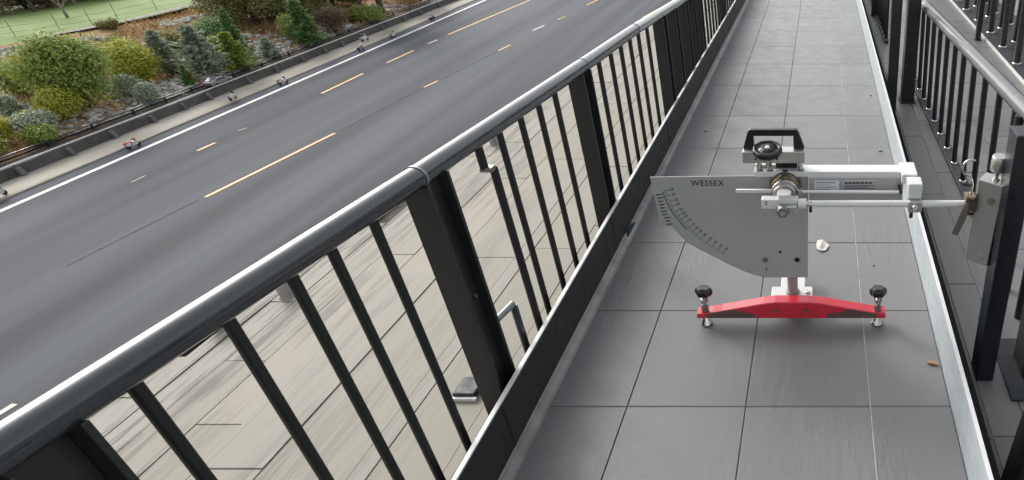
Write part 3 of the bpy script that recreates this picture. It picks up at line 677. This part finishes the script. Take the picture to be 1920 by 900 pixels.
MB().prism(pr[::-1], 'y', -1.5, 13).obj('light_band_bead', 'light_band_grey', walk)  # pale bead standing in for the soft light band at the kick plate's foot
kp = thing('kick_plate', 'pale galvanised kick plate along the right side of the walkway', 'plate', (WR, 2, 0))
MB().box(WR, WR + .009, -1.5, 13, -.12, .197).obj('plate', 'galvanised', kp)
MB().box(WR - .001, WR + .011, -1.5, 13, .197, .203).obj('plate_edge', 'white_edge', kp)

# ------------------------------------------------------------------ railing on the road side
rl = thing('railing', 'black railing with slate handrail between walkway and terrace', 'railing', (-1, 2, TZ))
HP = [(-1.052, -.6, 1.03), (-1.036, .545, .958), (-1.02, 1.443, .904), (-1.006, 2.66, .839), (-1.004, 3.5, .794), (-1.0, 4.525, .724), (-1.0, 6.4, .615), (-1.0, 9.2, .46), (-1.0, 12, .33)]
def rail_at(y):
    for a, b in zip(HP[:-1], HP[1:]):
        if y <= b[1]:
            t = (y - a[1]) / (b[1] - a[1]); return a[0] + (b[0] - a[0]) * t, a[2] + (b[2] - a[2]) * t
    return HP[-1][0], HP[-1][2]
RR = .029
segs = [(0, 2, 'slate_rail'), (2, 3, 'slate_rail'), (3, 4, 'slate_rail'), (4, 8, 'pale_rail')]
for a, b, mt in segs:
    MB().tube([HP[k] for k in range(a, b + 1)], RR, 40).obj('handrail', mt, rl)
for k in (2, 3, 4):
    p = Vector(HP[k]); d = (Vector(HP[k + 1]) - Vector(HP[k - 1])).normalized()
    MB().tube([p - d * .004, p + d * .004], RR + .0022, 36).obj('collar', 'pale_rail', rl)
def rail_post(yc, dy=.105, dx=.07):
    x, z = rail_at(yc); z -= RR * .6; a, b = yc - dy / 2, yc + dy / 2; t_ = .011; z0 = TZ + .012
    m = MB(); m.box(x - dx / 2, x + dx / 2, a, a + t_, z0, z).box(x - dx / 2, x + dx / 2, b - t_, b, z0, z).box(x - .006, x + .006, a + t_, b - t_, z0, z - .002)
    po = m.obj('post', 'black_post', rl, .0015, 1)
    MB().box(x - .075, x + .04, a - .03, b + .03, TZ + .004, TZ + .012).obj('base_plate', 'slate_plate', po, .002, 1)
    for zz in (.1, .5):
        MB().tube([(x + .008, yc + .02, zz), (x + .016, yc + .02, zz)], .008, 10).obj('bolt', 'chrome', po)
    MB().box(x - .02, x + .038, a - .003, a - .0005, .045, .052).obj('weld', 'chrome', po)
    return po
def baluster(y, r_=.0108, z1=None, z0=.06, name='baluster'):
    x, z = rail_at(y); z = z - RR * .7 if z1 is None else z1
    return MB().tube([(x, y, z0), (x, y, z)], r_, 14).obj(name, 'black_paint', rl)
for y in (-.1, .56, 1.475, 2.61, 4.06, 5.35, 6.7, 8.1, 9.6, 11): rail_post(y)
for y in (4.42, 4.78, 5.05): rail_post(y, .09, .066)
for y in (.1, .26, .42, .7, .867, 1.013, 1.122, 1.257, 1.88, 2.035, 2.185, 2.335, 2.86, 3.04, 3.21, 3.38, 3.55, 3.74): baluster(y)
y = 5.55
while y < 11:
    if min(abs(y - q) for q in (5.35, 6.7, 8.1, 9.6, 11)) > .12: baluster(y)
    y += .17
# a baluster in two offset pieces joined by a clip, and a short one with a stay to the post
x, z = rail_at(1.75)
MB().tube([(x, 1.745, z - .02), (x, 1.745, z - .098)], .0125, 14).obj('baluster', 'black_paint', rl)
MB().box(x - .012, x + .026, 1.735, 1.765, z - .108, z - .094).obj('clip', 'dull_metal', rl, .002)
x2 = x + .016
MB().tube([(x2, 1.765, .06), (x2, 1.765, z - .1)], .0125, 14).obj('baluster', 'black_paint', rl)
x, z = rail_at(1.62)
MB().tube([(x + .01, 1.66, .06), (x + .01, 1.66, .34)], .012, 14).obj('baluster', 'slate_rail', rl)
MB().tube([(x + .01, 1.66, .345), (x - .005, 1.58, .345), (x - .01, 1.525, .345)], .011, 12).obj('stay', 'pale_rail', rl)
MB().add([(rail_at(yy)[0] + dx_, yy, zz) for yy in (-.6, 12) for dx_, zz in ((-.022, .05), (.022, .05), (.022, .066), (-.022, .066))],
         [(0, 1, 5, 4), (1, 2, 6, 5), (2, 3, 7, 6), (3, 0, 4, 7), (3, 2, 1, 0), (4, 5, 6, 7)]).obj('bottom_rail', 'slate_plate', rl)
kb = MB().box(WL - .011, WL, -1.5, 12.6, -.25, .206).obj('kick_plate', 'kick_black', rl)
MB().box(WL - .012, WL + .001, -1.5, 12.6, .206, .212).obj('kick_plate_edge', 'white_edge', kb)
for y in (1.35, 2.5, 3.7): MB().box(WL + .0003, WL + .0016, y, y + .0022, .002, .2).obj('plate_seam', 'black_paint', kb)
MB().prism([(2.63, 0.001), (2.78, .001), (2.78, .012), (2.69, .05), (2.66, .05)][::-1], 'x', WL + .001, WL + .012).obj('plate_foot', 'slate_plate', kb)
# dark bracket under the near handrail
x, z = rail_at(.93)
MB().box(x - .06, x - .03, .80, 1.06, z - .052, z - .036).obj('rail_bracket', 'black_post', rl, .003)

# ------------------------------------------------------------------ right side: channel, lower tiled floor, railings
SZ = -.1
m = MB(); m.box(.585, 3.6, -1.5, 14, SZ - .3, SZ - .009)
side = struct(m.obj('side_floor', 'grout_light'), 'dark grey tiled floor beyond the channel on the right', 'floor')
m = MB(); m.box(.45, .585, -1.5, 14, SZ - .32, SZ - .29)
struct(m.obj('channel', 'grout_dark'), 'dark narrow channel beside the walkway', 'channel')
SM = tile_mesh('side_tile', 'side_tile', .008)
sx = [.585, .715, 1.15, 1.76, 2.36, 2.96, 3.6]
for k, (x0, x1) in enumerate(zip(sx[:-1], sx[1:])):
    y = -1.2 + (k % 2) * .3
    while y < 13.5:
        ln = .9 if k < 2 else .6
        place('tile', SM, ((x0 + x1) / 2, y + ln / 2, SZ + random.uniform(-.0006, .0006)), (x1 - x0 - .004, ln - .004, .009), 0, side); y += ln
fy = -1.2
while fy < 13.5:
    MB().box(.5765, .5845, fy + .002, fy + .898, SZ - .29, SZ - .012).obj('face_tile', 'side_tile', side); fy += .9

r2 = thing('railing', 'dark railing with thick steel handrail right of the kick plate', 'railing', (.84, 4, SZ))
hx = lambda y: .845 - .018 * (y - 3.4); hz = lambda y: .7 - .035 * (y - 2.5)
MB().tube([(hx(y) - .02, y, hz(y)) for y in (1.95, 3, 4.2, 5.5)], .037, 40).obj('handrail', 'steel_rail', r2)
m = MB(); m.add([(hx(yy) + dx_, yy, zz) for yy in (2.95, 5.62) for dx_, zz in ((-.035, SZ + .002), (.035, SZ + .002), (.035, SZ + .028), (-.035, SZ + .028))],
                [(0, 1, 5, 4), (1, 2, 6, 5), (2, 3, 7, 6), (3, 0, 4, 7), (3, 2, 1, 0), (4, 5, 6, 7)]); m.obj('bottom_rail', 'slate_plate', r2, .006)
for y in (5.42, 5.15, 4.91, 4.67, 4.42, 4.17, 3.92, 3.68, 3.42, 3.17, 2.9, 2.64):
    x = hx(y); b = MB().tube([(x, y, SZ + .002), (x - .015, y, hz(y) - .02)], .0165, 14).obj('baluster', 'black_paint', r2)
    MB().lathe([(.023, 0), (.023, .006), (.018, .01)], 18, Matrix.Translation((x, y, SZ + .0285))).obj('ferrule', 'chrome', b)
def square_post(x, y, w, d, z0, z1, par, mt='black_post', plate=True):
    p = MB().box(x - w / 2, x + w / 2, y - d / 2, y + d / 2, z0 + .012, z1).obj('post', mt, par, .008, 2)
    if plate: MB().box(x - w * .62, x + w * .62, y - d * .62, y + d * .62, z0 + .001, z0 + .0118).obj('base_plate', 'slate_plate', p, .002, 1)
    return p
square_post(.69, 4.95, .1, .12, SZ, 1.45, r2)
square_post(.523, 4.62, .075, .1, SZ - .29, 1.5, r2, plate=False)
MB().tube([(.8, 2.44, .7), (.8, 2.44, .56), (.802, 2.40, .535), (.83, 2.36, .53), (.98, 2.36, .53)], .02, 12).obj('bracket', 'black_paint', r2)
r5 = thing('railing', 'far dark railing panel at the end of the channel on the right', 'railing', (.66, 8, SZ))
square_post(.66, 8.1, .09, .09, SZ, 1.3, r5)
MB().box(.66, .72, 6.75, 12, SZ + .002, SZ + .03).obj('bottom_rail', 'slate_plate', r5)
MB().tube([(.69, 6.4, .85), (.69, 12, .8)], .035, 24).obj('handrail', 'steel_rail', r5)
for k in range(26):
    y = 6.85 + k * .19; b = MB().tube([(.69, y, SZ + .02), (.69, y, .84)], .017, 10).obj('baluster', 'black_paint', r5)
    if k < 7: MB().lathe([(.024, 0), (.024, .008)], 12, Matrix.Translation((.69, y, SZ + .03))).obj('ferrule', 'chrome', b)
r3 = thing('railing', 'row of grey metal tubes standing on the tiled floor, upper right', 'railing', (1.9, 7, SZ))
MB().box(1.75, 2.35, 4.4, 12.5, SZ + .001, SZ + .03).obj('base_strip', 'slate_plate', r3, .004)
MB().box(1.742, 1.749, 4.4, 12.5, SZ + .001, SZ + .033).obj('strip_edge', 'white_edge', r3)
for k in range(38):
    y = 4.7 + k * .2; x = 1.83 + (.0, .17, .32)[k % 3] + random.uniform(-.02, .02)
    b = MB().tube([(x, y, SZ + .03), (x + random.uniform(-.02, .02), y, 1.25)], .033, 14).obj('baluster', ('grey_tube', 'black_post', 'grey_tube')[k % 3], r3)
    MB().lathe([(.044, 0), (.044, .01), (.036, .014)], 16, Matrix.Translation((x, y, SZ + .031))).obj('ferrule', 'chrome', b)
for x in (1.83, 2.0, 2.15): MB().tube([(x, 4.5, 1.26), (x, 12.4, 1.26)], .03, 16).obj('handrail', 'grey_tube', r3)
q = square_post(1.67, 6.9, .055, .055, SZ, 1.3, r3)
r4 = thing('railing', 'heavy black post railing nearest at the right photo edge', 'railing', (.62, 1.8, SZ))
p = MB(); p.box(.582, .648, 1.765, 1.855, SZ + .001, .885); p = p.obj('post', 'navy_post', r4, .004, 2)
MB().box(.69, .86, 1.66, 2.0, SZ + .001, SZ + .012).obj('base_plate', 'slate_plate', r4, .002, 1)
MB().box(.755, .85, 1.77, 1.9, SZ + .012, .9).obj('post', 'black_post', r4, .006, 2)
MB().tube([(.6, 1.3, SZ), (.645, 1.3, .55)], .038, 24).obj('sloping_tube', 'black_paint', r4)
MB().box(.68, .76, 1.24, 1.36, SZ + .002, .5).obj('post', 'black_post', r4, .006, 2)
for y in (2.15, 2.35):
    b = MB().tube([(.845, y, SZ + .002), (.845, y, .86)], .018, 14).obj('baluster', 'black_paint', r4)

# ------------------------------------------------------------------ pendulum slip tester
td = thing('pendulum_tester', 'silver pendulum slip tester on a red base bar on the walkway', 'pendulum tester', (-.115, 2.0, 0))
def frustum_bar():
    z0 = .044; st = [(-.488, .062), (-.44, .066), (-.225, .112), (-.18, .118), (-.05, .118), (0, .113), (.2, .07), (.252, .064)]
    yf, yb = 1.962, 2.022; m = MB(); vs = []
    for x, z in st: vs += [(x, yf, z0), (x, yb, z0), (x, yb - .006, z), (x, yf + .004, z)]
    fs = []
    for k in range(len(st) - 1):
        a, b = 4 * k, 4 * k + 4
        for i in range(4): j = (i + 1) % 4; fs.append((a + i, b + i, b + j, a + j))
    e = 4 * (len(st) - 1); fs += [(0, 3, 2, 1)[::-1], (e, e + 3, e + 2, e + 1)]
    m.add(vs, [f[::-1] for f in fs]); return m
bar_o = frustum_bar().obj('base_bar', 'red_paint', td, .003, 2)
import bmesh
bm = bmesh.new(); bm.from_mesh(bar_o.data); bmesh.ops.recalc_face_normals(bm, faces=bm.faces); bm.to_mesh(bar_o.data); bm.free()
for x in (-.174, -.06): MB().tube([(x, 1.9615, .084), (x, 1.955, .084)], .008, 8).obj('bolt', 'dull_metal', bar_o)
KN = [(.014, 0), (.027, .006), (.031, .016), (.031, .03), (.022, .039)]
for x, y, tilt in ((-.457, 1.985, .1), (.221, 1.985, -.05)):
    T = Matrix.Translation((x, y, 0)); T2 = T @ Matrix.Translation((0, 0, .135)) @ Matrix.Rotation(tilt, 4, 'Y') @ Matrix.Rotation(-.15, 4, 'X')
    f_ = MB().lathe([(.008, .0), (.0235, .0005), (.024, .008), (.017, .014), (.014, .03), (.01, .036)], 24, T).obj('levelling_foot', 'chrome', td)
    MB().tube([(x, y, .03), (x, y, .14)], .0085, 14).obj('screw', 'chrome', f_)
    MB().lathe([(.016, .0), (.016, .014)], 6, T @ Matrix.Translation((0, 0, .108))).obj('nut', 'chrome', f_)
    MB().lathe([(.014, .0), (.014, .03)], 14, T @ Matrix.Translation((0, 0, .066))).obj('boss', 'dull_metal', f_)
    MB().lathe(KN, 36, T2, 6, .1).obj('knob', 'black_plastic', f_)
# white casting behind the bar
m = MB(); m.prism([(-.2, 2.024), (-.035, 2.024), (-.035, 2.1), (-.066, 2.1), (-.066, 2.3), (-.165, 2.3), (-.165, 2.1), (-.2, 2.1)], 'z', .06, .1); cs = m.obj('base_casting', 'white_paint', td, .004, 2)
MB().lathe([(.011, 0), (.011, .006), (.007, .008)], 10, Matrix.Translation((-.055, 2.055, .1))).obj('bolt', 'chrome', cs)
rf = MB().lathe([(.008, 0), (.024, .0005), (.024, .008), (.014, .016), (.01, .06)], 20, Matrix.Translation((-.115, 2.26, 0))).obj('levelling_foot', 'chrome', td)
co = MB().tube([(-.114, 2.058, .1), (-.114, 2.058, .66)], .021, 28).obj('column', 'column_steel', td)
MB().lathe([(.027, 0), (.027, .008), (.022, .011)], 28, Matrix.Translation((-.114, 2.058, .1))).obj('collar', 'dull_metal', co)
# the scale plate, a quadrant with its rounded lower left edge
arc = [(-.227, .2), (-.29, .225), (-.345, .255), (-.395, .287), (-.45, .322), (-.499, .357), (-.527, .392), (-.548, .428)]
outl = [(-.603, .629), (-.589, .432)] + arc[::-1] + [(-.052, .2), (-.046, .636)]
pl = MB().prism(outl, 'y', 2.018, 2.022).obj('scale_plate', 'brushed_plate', td, .0006, 1)
# lettering and scale
cu = bpy.data.curves.new('lettering', 'FONT'); cu.body = 'WESSEX'; cu.size = .031; cu.extrude = .0004; cu.space_character = 1.12
tmp = bpy.data.objects.new('lettering', cu); COL.objects.link(tmp); bpy.context.view_layer.update()
me = bpy.data.meshes.new_from_object(tmp.evaluated_get(bpy.context.evaluated_depsgraph_get())); bpy.data.objects.remove(tmp)
me.name = 'lettering'; me.materials.clear(); me.materials.append(M['ink'])
xs_ = [v.co.x for v in me.vertices]; k = .116 / (max(xs_) - min(xs_))
me.transform(Matrix.Translation((-.461, 2.0172, .5955)) @ Matrix.Rotation(math.pi / 2, 4, 'X') @ Matrix.Diagonal((k, 1.06 * k, 1, 1)))
link('lettering', me, pl)
def stroke(m, a, b, w, y=2.0176):
    a = Vector((a[0], 0, a[1])); b = Vector((b[0], 0, b[1])); d = (b - a).normalized(); s_ = Vector((-d.z, 0, d.x)) * w / 2
    q = [a - s_, b - s_, b + s_, a + s_]; m.add([(p.x, y, p.z) for p in q] + [(p.x, y + .0005, p.z) for p in q], [(0, 1, 2, 3), (0, 4, 5, 1), (1, 5, 6, 2), (2, 6, 7, 3), (3, 7, 4, 0)])
mk = MB()
from_px = [(-.567, .572), (-.56, .545), (-.552, .515), (-.54, .485), (-.527, .46), (-.513, .44), (-.497, .415), (-.48, .392), (-.458, .368), (-.432, .345), (-.405, .322), (-.378, .302)]
for a, b in zip(from_px[:7], from_px[1:7]): stroke(mk, a, b, .003)
tick = []
for k in range(46):
    u = k / 45 * (len(from_px) - 1.001); i = int(u); f_ = u - i
    a = Vector(from_px[i]); b = Vector(from_px[i + 1]); p = a.lerp(b, f_); d = (b - a).normalized(); nrm = Vector((-d.y, d.x)); nrm = nrm if nrm.x > 0 else -nrm
    big = k % 3 == 0; ln = .02 if big else .006
    stroke(mk, p + nrm * .006, p + nrm * (.006 + ln), .0018 if big else .0016)
    if big: tick.append((p, nrm, d, u))
tag(mk.obj('scale_ticks', 'ink', pl), kind='stuff')
nb = MB()
for p, nrm, d, u in tick:
    for s_ in (0, .0075):
        c = p + nrm * (.031 + s_); stroke(nb, c - d * .0045, c + d * .0045, .0016); stroke(nb, c - d * .0045 + nrm * .0008, c - d * .004 + nrm * .0045, .0016); stroke(nb, c + d * .001, c + d * .001 + nrm * .0042, .0014)
        if random.random() < .6: stroke(nb, c + d * .0045, c + d * .004 + nrm * .0045, .0016)
for k in range(10):
    z = .56 - k * .0135; x = -.592 + k * .0022 + (k > 6) * .004
    stroke(nb, (x, z), (x + random.uniform(.018, .026), z + .002), .0026); stroke(nb, (x + .001, z - .003), (x + .016, z - .0012), .0014)
tag(nb.obj('scale_figures', 'ink', pl), kind='stuff')
for x, z, r_, mt in ((-.213, .282, .011, 'dull_metal'), (-.092, .283, .01, 'black_plastic'), (-.155, .318, .005, 'black_plastic'), (-.21, .24, .003, 'black_plastic')):
    MB().tube([(x, 2.0178, z), (x, 2.0145, z)], r_, 14).obj('rivet', mt, pl)
# top bar, back panel with two stickers, release block
MB().box(-.234, .32, 2.0, 2.06, .638, .658).obj('top_bar', 'white_paint', td, .002, 2)
pn = MB().box(-.044, .287, 1.9945, 1.9985, .548, .637).obj('back_panel', 'brushed_plate', td)
st_ = MB().box(-.024, .062, 1.993, 1.994, .578, .628).obj('sticker', 'sticker_white', pn)
m = MB()
for k in range(5): stroke(m, (-.018, .62 - k * .009), (.05 - (k % 2) * .02, .62 - k * .009), .0026 if k == 0 else .0012, 1.9922)
m.obj('print', 'ink_soft', st_)
s2_ = MB().box(.078, .2, 1.993, 1.994, .588, .63).obj('sticker', 'sticker_grey', pn)
m = MB()
xx = .082
while xx < .168:
    w = random.uniform(.006, .014); stroke(m, (xx, .6185), (xx + w, .6185), .0055, 1.9922); xx += w + .003
for z in (.608, .603, .5965): stroke(m, (.082, z), (.15 + random.uniform(0, .04), z), .0016, 1.9922)
m.obj('print', 'ink', s2_)
m = MB(); stroke(m, (.079, .628), (.199, .628), .0018, 1.992); stroke(m, (.1, .5905), (.199, .5905), .0016, 1.992); m.obj('print_edge', 'white_edge', s2_)
for x in (-.034, .068): MB().tube([(x, 1.9945, .612), (x, 1.991, .612)], .0042, 10).obj('rivet', 'chrome', pn)
rb = MB(); rb.prism([(.276, 1.965), (.33, 1.965), (.33, 2.07), (.276, 2.07)], 'z', .628, .664); rb = rb.obj('release_block', 'white_paint', td, .003, 2)
MB().prism([(1.882, .613), (1.966, .613), (1.966, .655), (1.93, .672), (1.882, .668)], 'x', .289, .336).obj('release_head', 'white_paint', rb, .004, 2)
MB().box(.291, .336, 1.862, 1.9, .572, .6128).obj('release_clamp', 'silver', rb, .003, 2)
MB().lathe([(.0125, 0), (.0125, .003), (.008, .009)], 18, Matrix.Translation((.312, 1.862, .592)) @ Matrix.Rotation(math.pi / 2, 4, 'X')).obj('bolt', 'chrome', rb)
MB().tube([(.302, 1.868, .57), (.302, 1.866, .552)], .0065, 12).obj('catch', 'black_plastic', rb)
MB().box(.268, .278, 1.945, 2.03, .6, .612).obj('stop', 'black_plastic', rb, .002)
# pivot: stacked discs on the spindle, pointer and rods
def disc(y0, y1, r_, mat, name, par, x=-.126, z=.603, n=40):
    T = Matrix.Translation((x, y1, z)) @ Matrix.Rotation(math.pi / 2, 4, 'X'); k = abs(y1 - y0)
    return MB().lathe([(r_ - .002, 0), (r_, .002), (r_, k - .002), (r_ - .002, k)], n, T).obj(name, mat, par)
hub = disc(2.0, 2.0175, .056, 'bronze', 'pivot_disc', td)
disc(1.982, 1.9995, .05, 'chrome', 'disc_ring', hub); disc(1.966, 1.9815, .052, 'bronze', 'disc_ring', hub); disc(1.945, 1.9655, .047, 'chrome', 'disc_ring', hub)
disc(1.925, 1.9445, .04, 'silver', 'disc_ring', hub); disc(1.9, 1.9245, .021, 'bronze', 'spindle', hub)
MB().box(-.295, -.17, 1.952, 1.962, .6, .612).obj('pointer', 'white_paint', td, .001, 1)
MB().tube([(-.075, 1.955, .604), (.272, 1.955, .602)], .0058, 14).obj('trip_rod', 'white_paint', td)
MB().box(-.088, -.066, 1.945, 1.965, .594, .614).obj('rod_collar', 'silver', td, .002)
ab = MB(); ab.box(-.2, -.078, 1.868, 1.9, .583, .618); ab = ab.obj('arm_block', 'white_paint', td, .003, 2)
MB().lathe([(.024, 0), (.024, .026)], 28, Matrix.Translation((-.124, 1.884, .612))).obj('bearing_cap', 'white_paint', ab)
MB().box(-.145, -.08, 1.845, 1.8678, .573, .604).obj('block_front', 'silver', ab, .003, 2)
MB().lathe([(.021, 0), (.021, .011), (.018, .014)], 6, Matrix.Translation((-.128, 1.8445, .588)) @ Matrix.Rotation(math.pi / 2, 4, 'X')).obj('nut', 'dull_metal', ab)
MB().lathe([(.009, 0), (.009, .004)], 16, Matrix.Translation((-.128, 1.8302, .588)) @ Matrix.Rotation(math.pi / 2, 4, 'X')).obj('stud', 'chrome', ab)
m = MB(); stroke(m, (-.188, .609), (-.18, .609), .003, 1.8674); stroke(m, (-.188, .6), (-.18, .6), .003, 1.8674); stroke(m, (-.184, .613), (-.184, .605), .002, 1.8674); m.obj('marks', 'ink', ab)
ay, azz = 1.876, .599
def xcyl(x0, x1, r_, mat, name, par, n=24): return MB().tube([(x0, ay, azz), (x1, ay, azz)], r_, n).obj(name, mat, par, )
arm = xcyl(-.032, .482, .0118, 'white_paint', 'pendulum_arm', td)
xcyl(-.0775, -.05, .019, 'white_paint', 'arm_coupling', arm, 8); xcyl(-.0498, -.0325, .009, 'chrome', 'arm_thread', arm)
xcyl(-.041, -.035, .013, 'chrome', 'lock_ring', arm); MB().tube([(-.036, ay, azz - .01), (-.036, ay - .004, azz - .03)], .0055, 10).obj('lock_screw', 'black_plastic', arm)
# pendulum head at the end of the arm
T = Matrix.Translation((.549, 1.892, .0)) @ Matrix.Rotation(R(-34), 4, 'Z') @ Matrix.Rotation(R(2), 4, 'Y')
def hb(x0, x1, y0, y1, z0, z1, name, mat, par, bev=.003): return MB().box(x0, x1, y0, y1, z0, z1, T).obj(name, mat, par, bev, 2)
head = hb(-.042, .042, -.034, .034, .375, .69, 'pendulum_head', 'silver', td)
hb(-.0438, -.0425, -.03, .032, .41, .68, 'cheek_plate', 'white_paint', head, 0)
hb(.0, .058, -.02, .02, .4, .455, 'slider_holder', 'dull_metal', head)
hb(.0425, .064, -.018, .018, .5, .56, 'spring_box', 'dull_metal', head)
Th = T @ Matrix.Translation((.006, 0, .69))
MB().tube([T @ Vector((.004, 0, .69)), T @ Vector((.004, 0, .722))], .0065, 12).obj('thumb_stud', 'dull_metal', head)
MB().lathe([(.024, 0), (.026, .002), (.026, .048), (.023, .052)], 28, T @ Matrix.Translation((.004, 0, .722))).obj('thumb_nut', 'silver', head)
MB().lathe([(.013, 0), (.013, .006)], 6, T @ Matrix.Translation((.004, 0, .6905))).obj('nut', 'chrome', head)
for z, r_, mt, nm in ((.625, .013, 'dull_metal', 'port'), (.405, .0125, 'chrome', 'bolt')):
    MB().lathe([(r_, 0), (r_, .004)], 20, T @ Matrix.Translation((.012, -.0338, z)) @ Matrix.Rotation(math.pi / 2, 4, 'X')).obj(nm, mt, head)
pb = MB().box(.478, .512, 1.855, 1.897, .565, .635).obj('arm_bracket', 'bronze', head, .003)
for z in (.575, .625): MB().tube([(.5, 1.8548, z), (.5, 1.848, z)], .006, 8).obj('screw', 'chrome', pb)
MB().prism([(.486, .615), (.473, .62), (.44, .5), (.462, .495), (.484, .56)], 'y', 1.842, 1.8475).obj('lifting_lever', 'dull_metal', head, .001)
hk = [(.49 + .026 * math.cos(a), 1.9, .72 + .028 * math.sin(a)) for a in [math.radians(t) for t in range(60, 290, 20)]] + [(.503, 1.895, .66), (.5, 1.89, .63)]
MB().tube(hk, .004, 10).obj('hook', 'chrome', head)
MB().tube([(.47, 1.9, .66), (.5, 1.9, .655)], .004, 8).obj('pin', 'black_plastic', head)
# bracket, handle and hand wheel on top
br = MB().box(-.27, -.058, 2.0, 2.05, .69, .732).obj('top_bracket', 'silver', td, .002, 2)
for x in (-.225, -.2, -.172, -.152): MB().tube([(x, 1.9995, .706), (x, 1.997, .706)], .0036, 10).obj('screw', 'black_plastic', br)
m = MB()
m.prism([(-.27, .7322), (-.232, .7322), (-.232, .778), (-.25, .796)], 'y', 2.028, 2.05).prism([(-.096, .7322), (-.058, .7322), (-.08, .796), (-.096, .778)], 'y', 2.028, 2.05).prism([(-.25, .796), (-.232, .778), (-.096, .778), (-.08, .796), (-.086, .801), (-.243, .801)], 'y', 2.028, 2.05)
m.obj('carry_handle', 'black_plastic', td, .002, 1)
WT = Matrix.Translation((-.182, 1.98, .744)) @ Matrix.Rotation(R(9), 4, 'X')
wh = MB().lathe([(.032, -.012), (.044, -.01), (.049, -.003), (.05, .008), (.047, .014), (.041, .015), (.039, .011), (.027, .011), (.025, .015), (.013, .016)], 72, WT, 9, .02).obj('hand_wheel', 'black_plastic', td)
MB().lathe([(.009, 0), (.007, .003)], 18, WT @ Matrix.Translation((0, 0, .0162))).obj('cap', 'chrome', wh)
MB().tube([(-.182, 1.996, .68), (-.182, 1.98, .738)], .009, 14).obj('spindle', 'chrome', wh)
for x in (-.215, -.18, -.072):
    c = MB().tube([(x, 2.012, .6585), (x, 2.012, .69)], .0085, 16).obj('pillar', 'chrome', td)
    MB().lathe([(.012, 0), (.012, .005)], 6, Matrix.Translation((x, 2.012, .6583))).obj('nut', 'dull_metal', c)
MB().box(-.16, -.085, 2.03, 2.07, .6585, .689).obj('rack_box', 'black_plastic', td, .003)
MB().box(-.232, -.075, 2.035, 2.05, .6584, .668).obj('guide_rail', 'white_paint', td, .001)

# ------------------------------------------------------------------ litter on the walkway
m = MB(); c = Vector((.0, 2.565, .0)); k = 9
ring = [(c.x + math.cos(a) * .029 * random.uniform(.6, 1.35), c.y + math.sin(a) * .052 * random.uniform(.65, 1.3), random.uniform(.001, .009)) for a in (6.283 * i / k for i in range(k))]
inn = [(c.x + (p[0] - c.x) * .55, c.y + (p[1] - c.y) * .55, random.uniform(.004, .017)) for p in ring]
m.add(ring + inn + [(c.x, c.y, .016)], [(i, (i + 1) % k, (i + 1) % k + k, i + k) for i in range(k)] + [(i + k, (i + 1) % k + k, 2 * k) for i in range(k)])
tag(m.obj('paper_scrap', 'paper'), 'crumpled off white paper scrap behind the tester', 'paper')
m = MB(); m.tube([(.425, 1.742, .006), (.41, 1.748, .006), (.39, 1.752, .007)], [.006, .0065, .005], 6); tag(m.obj('wood_chip', 'wood_chip'), 'small orange brown wood chip against the pale kick plate', 'wood chip')
for x, y, s_, lb in ((-.78, 4.04, .013, 'tiny white pebble left of the tester handle'), (.373, 3.705, .014, 'tiny white pebble near the pale kick plate'), (.384, 4.77, .009, 'tiny dark pebble farther up by the kick plate'), (.24, 2.4, .006, 'tiny dark crumb right of the paper scrap')):
    me = rock_mesh('pebble', 'pebble' if s_ > .01 else 'bark'); tag(place('pebble', me, (x, y, s_ * .35), (s_, s_, s_)), lb, 'pebble', 'crumbs on the walkway')
